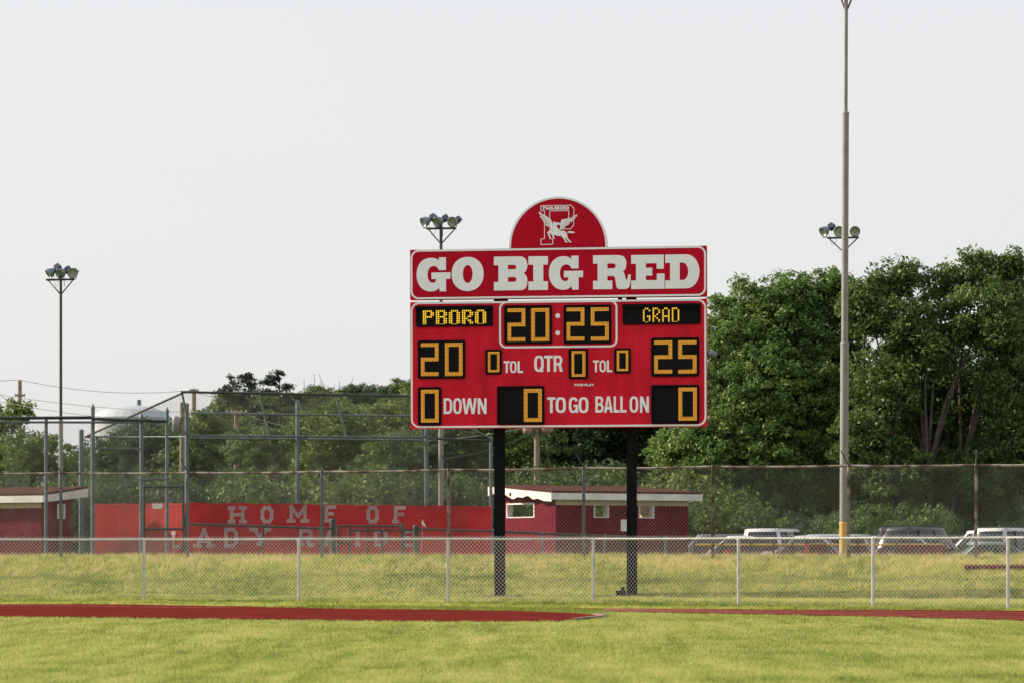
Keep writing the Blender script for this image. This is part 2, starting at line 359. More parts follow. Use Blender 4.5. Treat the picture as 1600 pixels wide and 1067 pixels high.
# rough grass on the bank and along the fence
N = 470000
Xl = rng.uniform(-13.5, 12.8, N); cr_ = 70.0 - (Xl + 12) * 0.293; Yl = rng.uniform(0, 1, N) * (cr_ + 1.6 - 49.5) + 49.5
keep = ~inside_track(Xl, Yl); px_ = 800 + Xl / Yl * F; py_ = HZ + F / Yl
keep &= (py_ < np.interp(px_, [-100, 470, 930, 1000, 1700], [944, 953, 962, 953, 955])) & (px_ > -150) & (px_ < 1750)
Xl, Yl = Xl[keep], Yl[keep]; n = len(Xl); py_ = HZ + F / Yl; px_ = 800 + Xl / Yl * F
cr_ = 70.0 - (Xl + 12) * 0.293; dq = Yl - cr_; top = np.clip((dq + 3.5) / 3.5, 0, 1)
pa = vnoise(Xl * .55 + 3, Yl * .9, 11); pb = vnoise(Xl * 1.9, Yl * 1.8 + 8, 12); pc = vnoise(Xl * 6, Yl * 5, 13)
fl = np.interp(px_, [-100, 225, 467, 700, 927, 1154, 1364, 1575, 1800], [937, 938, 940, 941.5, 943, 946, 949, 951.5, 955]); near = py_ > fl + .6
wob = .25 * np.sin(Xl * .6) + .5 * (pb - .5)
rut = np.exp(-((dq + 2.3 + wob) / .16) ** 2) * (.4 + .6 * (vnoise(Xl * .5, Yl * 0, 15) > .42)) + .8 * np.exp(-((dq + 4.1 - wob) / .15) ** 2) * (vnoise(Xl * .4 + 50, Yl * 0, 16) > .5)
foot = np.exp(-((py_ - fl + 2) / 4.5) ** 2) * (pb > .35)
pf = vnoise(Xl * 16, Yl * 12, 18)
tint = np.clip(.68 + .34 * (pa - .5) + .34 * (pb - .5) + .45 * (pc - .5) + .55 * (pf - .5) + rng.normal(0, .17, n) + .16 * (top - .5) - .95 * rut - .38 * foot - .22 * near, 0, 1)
Hh = (.028 + .05 * rng.random(n)) * (.6 + .8 * pc) * (1 + 1.3 * top ** 3 * rng.random(n)) * np.where(near, .6, 1) * (1 - .75 * np.clip(rut, 0, 1))
GR = tint_mat("rough_grass", [(0.06, 0.10, 0.020), (0.20, 0.27, 0.045), (0.40, 0.45, 0.090), (0.60, 0.57, 0.17), (0.72, 0.61, 0.30)], .65, .45, .5, nweight=.0)
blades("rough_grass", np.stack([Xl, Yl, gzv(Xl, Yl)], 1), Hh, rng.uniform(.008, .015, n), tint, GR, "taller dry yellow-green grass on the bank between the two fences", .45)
# ragged weeds in the sliver between the two track sheets
N = 9000
pxs = rng.uniform(480, 945, N); t = np.interp(pxs, [p[0] for p in APR_T], [p[1] for p in APR_T]); b = np.interp(pxs, [p[0] for p in TRK_B], [p[1] for p in TRK_B])
pys = b + (t - b) * rng.uniform(.05, .95, N); Yl = F / (pys - HZ); Xl = (pxs - 800) / F * Yl
blades("track_weeds", np.stack([Xl, Yl, np.zeros(N)], 1), rng.uniform(.03, .09, N), rng.uniform(.006, .012, N), rng.beta(2, 4, N) * .7, GR, "ragged green weeds growing in the sliver between red track strips", .4)

# thin maroon board lying on the bank at the right
def on_bank(px, py):
    Y = 54.0
    while Y < 70 and CH + (HZ - py) / F * Y > gz((px - 800) / F * Y, Y) + .03: Y += .02
    return at(px, py, Y)
a, b = on_bank(1508, 889), on_bank(1640, 888.5); mb = MB()
vs = [a, b, b + Vector((0, .12, .03)), a + Vector((0, .12, .03))]; mb.add(vs + [v + Vector((0, 0, .07)) for v in vs], [(0, 1, 5, 4), (4, 5, 6, 7), (1, 2, 6, 5), (3, 0, 4, 7), (2, 3, 7, 6)])
tag(mb.build("board", mat("maroon_timber", (.09, .012, .016), .8, var=.2)), "thin maroon board lying in the bank grass at the right edge", "board")

# ---------------------------------------------------------------- scoreboard
BY = 62.0; BYAW = -math.radians(6.8); BX = (874 - 800) / F * BY
board = empty("scoreboard", (BX, BY, 0), BYAW, "large red school scoreboard with GO BIG RED header on two black posts", "scoreboard")
board.rotation_euler = (0, math.radians(-0.13), BYAW)
bpy.context.view_layer.update()
BM = Matrix.Translation((BX, BY, 0)) @ board.rotation_euler.to_matrix().to_4x4(); BMI = BM.inverted()
c0 = Vector((0, 0, CH))
def bl(px, py):
    d = Vector(((px - 800) / F, 1, (HZ - py) / F)); o_ = BMI @ c0; dd = BMI.to_3x3() @ d
    t = -o_.y / dd.y; p = o_ + dd * t; return (p.x, p.z)
def brect(x0, y0, x1, y1):
    cx, cz = bl((x0 + x1) / 2, (y0 + y1) / 2); l = bl(x0, (y0 + y1) / 2)[0]; r = bl(x1, (y0 + y1) / 2)[0]
    t = bl((x0 + x1) / 2, y0)[1]; b = bl((x0 + x1) / 2, y1)[1]; return (l, b, r, t)
def bpart(name, loops, y, depth, m, parent):
    me = curve_mesh(loops, depth, name); me.transform(Matrix.Translation((0, y, 0))); return link(name, me, m, parent, True)
for x0, x1 in ((769, 784.5), (977, 992.2)):
    l, b, r, t = brect(x0, 400, x1, 934); mb = MB()
    mb.box(l, .30, -.4, r, .315, 6.4); mb.box(l, .485, -.4, r, .50, 6.4); mb.box((l + r) / 2 - .008, .315, -.4, (l + r) / 2 + .008, .485, 6.4)
    p = mb.build("post", M_blkpost, board, True)
    mb = MB(); mb.box(l + .03, .27, 2.98, r - .03, .299, 3.36); mb.box(l + .05, .262, 3.03, r - .05, .2705, 3.1); mb.build("bracket", M_blkpost, p, True)
l, b, r, t = brect(784.5, 400, 791, 900)
MB().box(l, .30, 3.6, r, .36, 6.3).build("conduit", M_blkpost, board, True)
l, b, r, t = brect(964, 400, 970.5, 900)
MB().box(l, .30, 3.6, r, .36, 6.3).build("conduit", M_blkpost, board, True)
for x, dx in ((777, 0), (978, -.12)):
    l = bl(x, 900)[0]
    MB().box(l - .35 + dx, .15, -.1, l + .35 + dx, .7, .07).build("footing", M_conc, board, True)
l = bl(974, 900)[0]
mb = MB(); mb.box(l - .17, .22, .02, l + .02, .42, .17); mb.box(l - .06, .2, .17, l + .0, .36, .25); mb.build("junction_box", M_blk, board, True)
# arch panel
DEP = .24
LX, RX = bl(641, 520)[0], bl(1104.3, 520)[0]
cxA, czA = bl(872, 385.0); RA = (bl(948.9, 385)[0] - bl(795.1, 385)[0]) / 2
def arch(r, drop): return ell(cxA, czA, r, r, 48, 0, 180) + [(cxA - r, czA - drop), (cxA + r, czA - drop)]
zb = bl(872, 387.6)[1]; zbb = bl(872, 465.8)[1]
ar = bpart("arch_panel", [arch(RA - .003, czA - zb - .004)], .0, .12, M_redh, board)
bpart("border", [arch(RA, czA - zb - .004), ell(cxA, czA, RA - .042, RA - .042, 48, 0, 180) + [(cxA - RA + .042, zb + .004), (cxA + RA - .042, zb + .004)]], -.006, .006, M_wh, ar)
def dc(pts): return [bl(790 + p[0] / 9.41, 300 + p[1] / 9.41) for p in pts]
def stroke_loop(pts, wd, closed=True):
    """mitred outline ring -> two loops"""
    P = [Vector(p) for p in pts]; n = len(P); A = []; B = []
    for i in range(n):
        d0 = (P[i] - P[i - 1]).normalized(); d1 = (P[(i + 1) % n] - P[i]).normalized()
        n0 = Vector((-d0.y, d0.x)); n1 = Vector((-d1.y, d1.x)); m_ = (n0 + n1); m_ = m_ / max(.3, m_.dot(n0)) if m_.length > 1e-6 else n0
        A.append(tuple(P[i] + m_ * wd / 2)); B.append(tuple(P[i] - m_ * wd / 2))
    return [A, B]
bpart("letter_outline", stroke_loop(dc([(517, 208), (955, 200), (1005, 243), (1000, 495), (955, 548), (648, 553), (648, 692), (692, 695), (692, 772), (520, 778), (520, 697), (572, 692), (572, 280), (517, 280)]), .0135), -.003, .003, M_wh, ar)
bpart("letter_outline", stroke_loop(dc([(648, 285), (930, 278), (925, 482), (648, 487)]), .0135), -.0034, .003, M_wh, ar)
body = [(655, 580), (672, 545), (690, 522), (698, 480), (690, 470), (715, 432), (724, 458), (752, 452), (792, 456), (802, 478), (778, 488), (752, 492), (752, 512), (772, 548), (812, 574), (862, 576), (892, 596), (905, 632), (913, 680), (962, 735), (966, 750), (938, 744), (892, 692), (872, 672), (884, 708), (912, 742), (902, 752), (880, 744), (856, 698), (815, 652), (762, 650), (722, 638), (704, 640), (724, 690), (712, 697), (698, 684), (684, 640), (660, 612), (632, 604), (650, 650), (668, 674), (655, 684), (640, 668), (624, 636), (611, 600), (622, 588)]
wingl = [(690, 545), (684, 450), (662, 404), (604, 364), (548, 334), (488, 291), (494, 330), (520, 345), (504, 362), (514, 382), (540, 388), (526, 402), (546, 420), (560, 424), (552, 440), (574, 468), (590, 468), (582, 486), (606, 504), (640, 520), (668, 560)]
wingr = [(800, 560), (806, 460), (826, 412), (896, 398), (962, 384), (1052, 332), (1046, 368), (1020, 378), (1030, 384), (1004, 412), (984, 412), (990, 428), (958, 452), (940, 452), (944, 466), (902, 500), (884, 500), (884, 516), (840, 546)]
tail = [(902, 600), (940, 579), (985, 586), (1030, 597), (980, 613), (932, 608)]
for k, (nm, pts) in enumerate((("emblem_wing", wingl), ("emblem_wing", wingr), ("emblem_horse", body), ("emblem_tail", tail))):
    bpart(nm, [dc(pts)], -.0045 - .0008 * k, .0035, M_wh, ar)
sl = MB()
for (a, b) in (((510, 330), (660, 450)), ((525, 368), (668, 480)), ((550, 408), (672, 510)), ((580, 455), (675, 535)), ((1030, 366), (830, 440)), ((1000, 402), (822, 475)), ((960, 440), (818, 505)), ((905, 488), (815, 530)), ((700, 590), (672, 560)), ((775, 555), (760, 505))):
    p, q = [Vector((*bl(790 + t_[0] / 9.41, 300 + t_[1] / 9.41), 0)) for t_ in (a, b)]
    d = (q - p).normalized(); s_ = Vector((-d.y, d.x, 0)) * .0035
    sl = MB(); sl.add([(v.x, -.0085, v.y) for v in (p - s_, p + s_, q + s_ * .4, q - s_ * .4)], [(0, 1, 2, 3)]); sl.build("feather_line", M_redh, ar, True)

# stroke lettering for small print
ST = {'P': [((0, 0), (0, 1)), ((0, 1), (.8, 1)), ((.8, 1), (1, .86)), ((1, .86), (1, .6)), ((1, .6), (.8, .46)), ((.8, .46), (0, .46))],
      'A': [((0, 0), (.5, 1)), ((.5, 1), (1, 0)), ((.2, .3), (.8, .3))],
      'U': [((0, 1), (0, .15)), ((0, .15), (.2, 0)), ((.2, 0), (.8, 0)), ((.8, 0), (1, .15)), ((1, .15), (1, 1))],
      'L': [((0, 1), (0, 0)), ((0, 0), (1, 0))],
      'S': [((1, .9), (.8, 1)), ((.8, 1), (.2, 1)), ((.2, 1), (0, .8)), ((0, .8), (.15, .58)), ((.15, .58), (.85, .44)), ((.85, .44), (1, .22)), ((1, .22), (.8, 0)), ((.8, 0), (.2, 0)), ((.2, 0), (0, .1))],
      'B': [((0, 0), (0, 1)), ((0, 1), (.8, 1)), ((.8, 1), (.95, .8)), ((.95, .8), (.8, .55)), ((.8, .55), (0, .55)), ((.8, .55), (1, .28)), ((1, .28), (.8, 0)), ((.8, 0), (0, 0))],
      'O': [((.25, 0), (0, .25)), ((0, .25), (0, .75)), ((0, .75), (.25, 1)), ((.25, 1), (.75, 1)), ((.75, 1), (1, .75)), ((1, .75), (1, .25)), ((1, .25), (.75, 0)), ((.75, 0), (.25, 0))],
      'R': [((0, 0), (0, 1)), ((0, 1), (.8, 1)), ((.8, 1), (1, .85)), ((1, .85), (1, .62)), ((1, .62), (.8, .46)), ((.8, .46), (0, .46)), ((.5, .46), (1, 0))],
      'F': [((0, 0), (0, 1)), ((0, 1), (1, 1)), ((0, .52), (.8, .52))], 'I': [((.5, 0), (.5, 1))], '-': [((.15, .45), (.85, .45))],
      'Y': [((0, 1), (.5, .45)), ((1, 1), (.5, .45)), ((.5, .45), (.5, 0))],
      'H': [((0, 0), (0, 1)), ((1, 0), (1, 1)), ((0, .5), (1, .5))], 'M': [((0, 0), (0, 1)), ((0, 1), (.5, .35)), ((.5, .35), (1, 1)), ((1, 1), (1, 0))],
      'E': [((0, 0), (0, 1)), ((0, 1), (1, 1)), ((0, 0), (1, 0)), ((0, .52), (.7, .52))], 'D': [((0, 0), (0, 1)), ((0, 1), (.7, 1)), ((.7, 1), (1, .75)), ((1, .75), (1, .25)), ((1, .25), (.7, 0)), ((.7, 0), (0, 0))]}
def stroke_text(ch, x0, z0, x1, z1, wd, y, shear=0.0, slab=False, mbx=None):
    mb = mbx or MB(); W = x1 - x0 - wd; H = z1 - z0 - wd
    segs = list(ST[ch])
    if slab:
        for fx, fz in {'H': [(0, 0), (0, 1), (1, 0), (1, 1)], 'M': [(0, 0), (1, 0)], 'F': [(0, 0)], 'A': [(0, 0), (1, 0)], 'Y': [(0, 1), (1, 1), (.5, 0)], 'R': [(0, 0), (1, 0)], 'I': [(.5, 0), (.5, 1)], 'L': [(0, 1)]}.get(ch, []):
            segs.append(((fx - .2, fz), (fx + .2, fz)))
    for k, (a, b) in enumerate(segs):
        p, q = [Vector((x0 + wd / 2 + s_[0] * W + shear * s_[1] * H, z0 + wd / 2 + s_[1] * H)) for s_ in (a, b)]
        d = (q - p).normalized(); p -= d * wd / 2; q += d * wd / 2; n_ = Vector((-d.y, d.x)) * wd / 2; yy = y - .0005 * k
        mb.add([(v.x, yy, v.y) for v in (p + n_, q + n_, q - n_, p - n_)], [(0, 1, 2, 3)])
    return mb
xc = 848.3
for ch, wch in zip("PAULSBORO", (1, 1.15, 1, .85, .95, 1, 1.15, 1, 1.15)):
    wpx = wch * 41.2 / 9.25
    l, b, r, t = brect(xc, 323.1, xc + wpx * .88, 328.2); stroke_text(ch, l, b, r, t, .019, -.004).build("letter", M_wh, ar, True); xc += wpx

# header panel with slab letters
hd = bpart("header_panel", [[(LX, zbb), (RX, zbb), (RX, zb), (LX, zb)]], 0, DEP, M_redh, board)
def rim(x0, z0, x1, z1, r, wd): return [rrect(x0, z0, x1, z1, r), rrect(x0 + wd, z0 + wd, x1 - wd, z1 - wd, r - wd)]
bpart("border", rim(LX + .012, zbb + .004, RX - .012, zb - .004, .17, .038), -.006, .006, M_wh, hd)
bowl = ell(.43, .495, .43, .495, 26, -92, -268, .92)
SG = [[(.66, 1), (.87, 1), (.87, .625), (.66, .625), (.64, .67), (.60, .72), (.55, .742), (.50, .748), (.43, .73), (.37, .68), (.335, .6), (.32, .505), (.33, .41), (.36, .32), (.42, .265), (.49, .25), (.54, .265), (.57, .31), (.577, .365), (.44, .365), (.44, .555), (1, .555), (1, .365), (.87, .365), (.87, 0), (.69, 0), (.66, .105), (.60, .045), (.52, .01)] + bowl + [(.5, .985), (.58, .96), (.63, .93), (.655, .9)]]
SO = [ell(.5, .5, .5, .5, 44, p=.93), ell(.503, .4975, .152, .2625, 32, p=.95)]
SB = [[(0, 1), (.78, 1), (.87, .98), (.93, .94), (.98, .86), (1, .75), (.99, .65), (.95, .56), (.89, .503), (.95, .45), (.99, .36), (1, .26), (.985, .14), (.94, .055), (.88, .015), (.8, 0), (0, 0), (0, .25), (.135, .25), (.135, .745), (0, .745)],
      [(.42, .75), (.6, .75), (.65, .735), (.672, .685), (.65, .635), (.6, .62), (.42, .62)], [(.42, .39), (.6, .39), (.65, .375), (.672, .32), (.65, .265), (.6, .25), (.42, .25)]]
SI = [[(0, 1), (1, 1), (1, .75), (.76, .75), (.76, .255), (1, .255), (1, 0), (0, 0), (0, .255), (.25, .255), (.25, .75), (0, .75)]]
SR = [[(0, 1), (.66, 1), (.75, .985), (.82, .95), (.87, .87), (.89, .76), (.875, .64), (.84, .56), (.795, .515), (.825, .47), (.845, .40), (.86, .31), (.885, .265), (.91, .285), (.925, .36), (.93, .42), (1, .42), (.995, .25), (.975, .1), (.94, .03), (.885, 0), (.67, 0), (.63, .04), (.61, .12), (.6, .22), (.585, .32), (.56, .37), (.53, .388), (.38, .39), (.38, .25), (.51, .25), (.51, 0), (0, 0), (0, .25), (.12, .25), (.12, .755), (0, .755)],
      [(.38, .755), (.54, .755), (.585, .735), (.605, .685), (.585, .63), (.54, .61), (.38, .61)]]
SE = [[(0, 1), (.98, 1), (.98, .585), (.765, .585), (.765, .75), (.44, .75), (.44, .62), (.635, .62), (.635, .39), (.44, .39), (.44, .255), (.77, .255), (.77, .445), (1, .445), (1, 0), (0, 0), (0, .25), (.145, .25), (.145, .74), (0, .74)]]
SD = [[(0, 1), (.6, 1), (.7, .985), (.79, .945), (.87, .87), (.93, .78), (.975, .66), (1, .5), (.975, .33), (.93, .21), (.87, .12), (.79, .05), (.7, .012), (.6, 0), (0, 0), (0, .24), (.14, .24), (.14, .755), (0, .755)],
      [(.42, .76), (.52, .76), (.58, .735), (.63, .67), (.66, .585), (.67, .5), (.66, .41), (.63, .33), (.58, .27), (.52, .245), (.42, .245)]]
def place(loops, R): l, b, r, t = R; return [[(l + (r - l) * p[0], b + (t - b) * p[1]) for p in L] for L in loops]
for g, R in ((SG, (651, 402.8, 703.8, 456)), (SO, (705.7, 402, 755.7, 455.3)), (SB, (771.7, 401.3, 824.2, 454.2)), (SI, (825.7, 401, 856.2, 453.7)), (SG, (857.7, 400.3, 911, 453.3)), (SR, (926.7, 399.2, 985.5, 452.3)), (SE, (986.2, 398.7, 1038.3, 452)), (SD, (1039.5, 398, 1093.2, 451.2))):
    bpart("letter", place(g, brect(*R)), -.006, .006, M_wh, hd)

# main panel
zt = bl(872, 469.9)[1]; zl = bl(872, 667.4)[1]
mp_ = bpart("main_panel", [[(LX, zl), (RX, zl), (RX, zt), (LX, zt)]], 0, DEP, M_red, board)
bpart("border", rim(LX + .012, zl + .012, RX - .012, zt - .004, .18, .037), -.006, .006, M_wh, mp_)
l, b, r, t = brect(780, 473.3, 964.8, 543.2)
bpart("border", rim(l, b, r, zt - .006, .15, .038), -.0068, .006, M_wh, mp_)
def seam(x0, y0, x1, y1, wd=.006):
    l, b, r, t = brect(x0, y0, x1, y1)
    MB().box(l - (wd / 2 if x0 == x1 else 0), -.0015, b - (wd / 2 if y0 == y1 else 0), r + (wd / 2 if x0 == x1 else 0), .001, t + (wd / 2 if y0 == y1 else 0)).build("seam", M_seam, mp_, True)
seam(756, 522, 756, 664, .004); seam(988.5, 508, 988.5, 663, .004); seam(645, 521.5, 755.6, 521.5, .003); seam(989, 516.8, 1100, 516.8, .003)
for s_ in ((805, 551.6, 881, 551.6), (805, 590.8, 881, 590.8), (804.6, 551.6, 804.6, 590.8), (881.6, 551.6, 881.6, 590.8)): seam(*s_, .005)
def display(R, off=M_ledoff, hood=.0):
    l, b, r, t = brect(*R)
    d = bpart("display", [rrect(l, b, r, t, .035, 4), rrect(l + .04, b + .045, r - .04, t - .045, .012, 3)], -.035, .034, M_blk, mp_)
    me = MB(); me.add([(l + .02, -.003, b + .02), (r - .02, -.003, b + .02), (r - .02, -.003, t - .02), (l + .02, -.003, t - .02)], [(0, 1, 2, 3)])
    me.build("led_board", off, d, True)
    if hood: MB().box(l - .005, -.10, t - .065, r + .005, -.036, t + .005).build("hood", M_blk, d, True)
    return d
def digit(R, seg, wpx, parent):
    l, b, r, t = brect(*R); s_ = wpx / 75.3; m = (b + t) / 2; mb = MB()
    bars = {'a': (l, t - s_, r, t), 'g': (l, m - s_ / 2, r, m + s_ / 2), 'd': (l, b, r, b + s_)}
    lo_t = m - s_ / 2 if 'g' in seg else m; up_b = m + s_ / 2 if 'g' in seg else m
    bars.update({'f': (l, up_b, l + s_, t - s_), 'b': (r - s_, up_b, r, t - s_), 'e': (l, b + s_, l + s_, lo_t), 'c': (r - s_, b + s_, r, lo_t)})
    for k in seg:
        a = bars[k]; mb.add([(a[0], -.012, a[1]), (a[2], -.012, a[1]), (a[2], -.012, a[3]), (a[0], -.012, a[3])], [(0, 1, 2, 3)])
    return mb.build("digit", M_led, parent, True)
D0, D2, D5 = 'abcdef', 'abged', 'afgcd'
d = display((788, 477.5, 862.5, 537.5)); digit((792.9, 482.1, 821, 533.4), D2, 5.9, d); digit((830, 482, 858.2, 533.2), D0, 5.9, d)
d = display((881, 476.9, 955, 536.9)); digit((885.4, 480.9, 913.4, 532.3), D2, 5.9, d); digit((922.9, 480.7, 951.1, 532.1), D5, 5.9, d)
d = display((653.3, 531.6, 727, 591)); digit((657.6, 535.7, 685.5, 586.9), D2, 5.9, d); digit((695, 535.5, 722.8, 586.7), D0, 5.9, d)
d = display((1017.6, 527.6, 1092.6, 587.8)); digit((1021.9, 532, 1050.5, 583.3), D2, 5.9, d); digit((1059.8, 531.8, 1088.3, 583.1), D5, 5.9, d)
d = display((758.7, 546, 784, 584.3)); digit((762.4, 548.8, 780.4, 581.5), D0, 3.8, d)
d = display((888.7, 544.9, 918.7, 591.6)); digit((892.9, 547.9, 914.6, 588.2), D0, 4.4, d)
d = display((959.9, 544, 985.6, 582.7)); digit((963.6, 547.2, 981.9, 579.9), D0, 4.0, d)
d = display((653.3, 604.4, 689.8, 663.8)); digit((657.6, 608.1, 685.7, 659.5), D0, 5.9, d)
d = display((776.9, 602.7, 850.7, 662.8)); digit((818.5, 607, 846.6, 658.4), D0, 5.9, d)
d = display((1017.8, 600.8, 1092.6, 661.3)); digit((1060, 604.9, 1088.7, 656.5), D0, 5.9, d)
DOTS = {'P': "XXXXX. XX..XX XX..XX XXXXX. XX.... XX.... XX.... XX....", 'B': "XXXXX. XX..XX XX..XX XXXXX. XX..XX XX..XX XX..XX XXXXX.",
        'O': ".XXXX. XX..XX XX..XX XX..XX XX..XX XX..XX XX..XX .XXXX.", 'R': "XXXXX. XX..XX XX..XX XX.XX. XXX... XX.XX. XX..XX XX..XX",
        'g': ".XX. X..X X... X... X.XX X..X X..X .XX.", 'r': "XXX. X..X X..X X.X. XX.. X.X. X..X X..X", 'a': ".XX. X..X X..X X..X XXXX X..X X..X X..X", 'd': "XXX. X..X X..X X..X X..X X..X X..X XXX."}
def matrix(R, word, px, py, adv, parent):
    pit = 3.02 / 75.3; u0, v0 = bl(px, py)
    for i, ch in enumerate(word):
        mb = MB()
        for r_, row in enumerate(DOTS[ch].split()):
            for c_, k in enumerate(row):
                if k == 'X':
                    u_ = u0 + (i * adv + c_) * pit; v_ = v0 - r_ * pit; h = pit * .39; c8 = h * .45
                    mb.add([(u_ + a, -.015, v_ + b_) for a, b_ in ((-h, -c8), (-c8, -h), (c8, -h), (h, -c8), (h, c8), (c8, h), (-c8, h), (-h, c8))], [tuple(range(8))])
        mb.build("led_character", M_dot, parent, True)
d = display((650.3, 479.2, 770.3, 510.4), M_dotoff, .06); matrix(None, "PBORO", 662.0, 486.9, 6.85, d)
d = display((973.2, 475.9, 1095, 507), M_dotoff, .06); matrix(None, "grad", 1005.9, 482.9, 4.97, d)
for y in (493.8, 520.4):
    cx, cz = bl(871.5, y); bpart("colon_dot", [ell(cx, cz, .049, .049, 20)], -.006, .006, M_wh, mp_)
# condensed lettering
def cO(s, t): return [ell(.5, .5, .5, .5, 40, p=.72), ell(.5, .5, .5 - s, .5 - t, 32, p=.72)]
def arcp(cx, cz, rx, rz, a0, a1, n=8): return ell(cx, cz, rx, rz, n, a0, a1)
CG = {'O': cO(.27, .14), 'T': [[(0, 1), (1, 1), (1, .84), (.66, .84), (.66, 0), (.34, 0), (.34, .84), (0, .84)]],
      'L': [[(0, 1), (.38, 1), (.38, .16), (1, .16), (1, 0), (0, 0)]],
      'D': [[(0, 0), (0, 1)] + arcp(.5, .68, .5, .32, 90, 0) + arcp(.5, .32, .5, .32, 0, -90), [(.27, .85)] + arcp(.5, .66, .23, .19, 90, 0) + arcp(.5, .34, .23, .19, 0, -90) + [(.27, .15)]],
      'N': [[(0, 0), (0, 1), (.30, 1), (.74, .40), (.74, 1), (1, 1), (1, 0), (.72, 0), (.26, .62), (.26, 0)]],
      'W': [[(0, 1), (.17, 1), (.265, .33), (.41, 1), (.59, 1), (.735, .33), (.83, 1), (1, 1), (.83, 0), (.65, 0), (.5, .66), (.35, 0), (.17, 0)]],
      'A': [[(0, 0), (.34, 1), (.66, 1), (1, 0), (.72, 0), (.665, .19), (.335, .19), (.28, 0)], [(.375, .35), (.625, .35), (.5, .80)]],
      'B': [[(0, 0), (0, 1)] + arcp(.58, .76, .37, .24, 90, -58) + arcp(.58, .28, .42, .28, 60, -90), [(.28, .85)] + arcp(.55, .72, .13, .13, 90, -90) + [(.28, .59)], [(.28, .43)] + arcp(.56, .29, .16, .14, 90, -90) + [(.28, .15)]],
      'R': [[(0, 0), (0, 1)] + arcp(.56, .72, .40, .28, 90, -55) + [(1, 0), (.70, 0), (.50, .40), (.28, .40), (.28, 0)], [(.28, .85)] + arcp(.54, .70, .14, .15, 90, -90) + [(.28, .55)]],
      'G': [ell(.5, .5, .5, .5, 26, 28, 180, .72)[:] + ell(.5, .5, .5, .5, 16, 180, 285, .72)[1:] + [(.74, .09), (.78, 0), (1, 0), (1, .52), (.52, .52), (.52, .38), (.73, .38), (.73, .30)] + ell(.5, .5, .23, .36, 10, -35, -180, .72)[2:] + ell(.5, .5, .23, .36, 12, 180, 28, .72)[1:]],
      'Q': cO(.27, .14)}
def ctext(word, xs_, y0, y1, slope=-.0105):
    for ch, (x0, x1) in zip(word, xs_):
        o_ = bpart("letter", place(CG[ch], brect(x0, y0, x1, y1)), -.006, .006, M_wh, mp_)
        if ch == 'Q': bpart("letter_tail", place([[(.55, .27), (.78, .27), (1.0, .02), (.80, -.03)]], brect(x0, y0, x1, y1)), -.0066, .006, M_wh, mp_)
ctext("TOL", [(786.9, 796.7), (796.9, 807.2), (808.8, 817.2)], 563.8, 582)
ctext("QTR", [(834.8, 849.6), (850.2, 863.9), (865.2, 879.4)], 555.3, 580.3)
ctext("TOL", [(926.5, 936.0), (936.7, 946.8), (948.2, 956.7)], 562.7, 580.8)
ctext("DOWN", [(693.3, 706.6), (708.2, 721.5), (722.3, 745), (746.5, 760.3)], 621.6, 646.2)
ctext("TOGO", [(855, 868), (868.2, 884.3), (888.8, 903.2), (904, 919.6)], 620.1, 644.5)
ctext("BALLON", [(930.3, 943.3), (943.8, 957.4), (958.9, 968), (969.3, 978.7), (983.8, 997.2), (1000, 1014)], 618.8, 644)
xc = 897.6
for ch, wch in zip("FAIR-PLAY", (1, 1.15, .5, 1.05, .7, 1, .9, 1.1, 1.05)):
    wpx = wch * 30.2 / 8.45; l, b, r, t = brect(xc, 599, xc + wpx * .9, 602.6); stroke_text(ch, l, b, r, t, .014, -.004, .18).build("letter", M_wh, mp_, True); xc += wpx
# loud-hailer and its cable on the right edge
ux, uz = bl(1106, 553)
mb = MB(); mb.lathe([(0, 0), (.06, .0), (.075, .04), (.075, .13), (.05, .19), (0, .2)], (RX + .02, .10, uz + .02), (.75, -.5, -.1), 14)
hb = mb.build("camera_housing", M_lampbody, board, True)
MB().tube((RX + .12, .03, uz), (RX + .235, -.06, uz - .05), .022, .028, 10).build("barrel", M_lampbody, hb, True)
MB().tube((RX + .225, -.052, uz - .045), (RX + .26, -.08, uz - .062), .042, .042, 12).build("lens_hood", M_blk, hb, True)
MB().path([(RX + .12, .06, uz - .03), (RX + .20, .05, uz - .14), (RX + .22, .05, uz - .28), (RX + .18, .06, uz - .40), (RX + .1, .08, uz - .47), (RX, .1, uz - .49)], .010, 6).build("cable", M_dark, board, True)

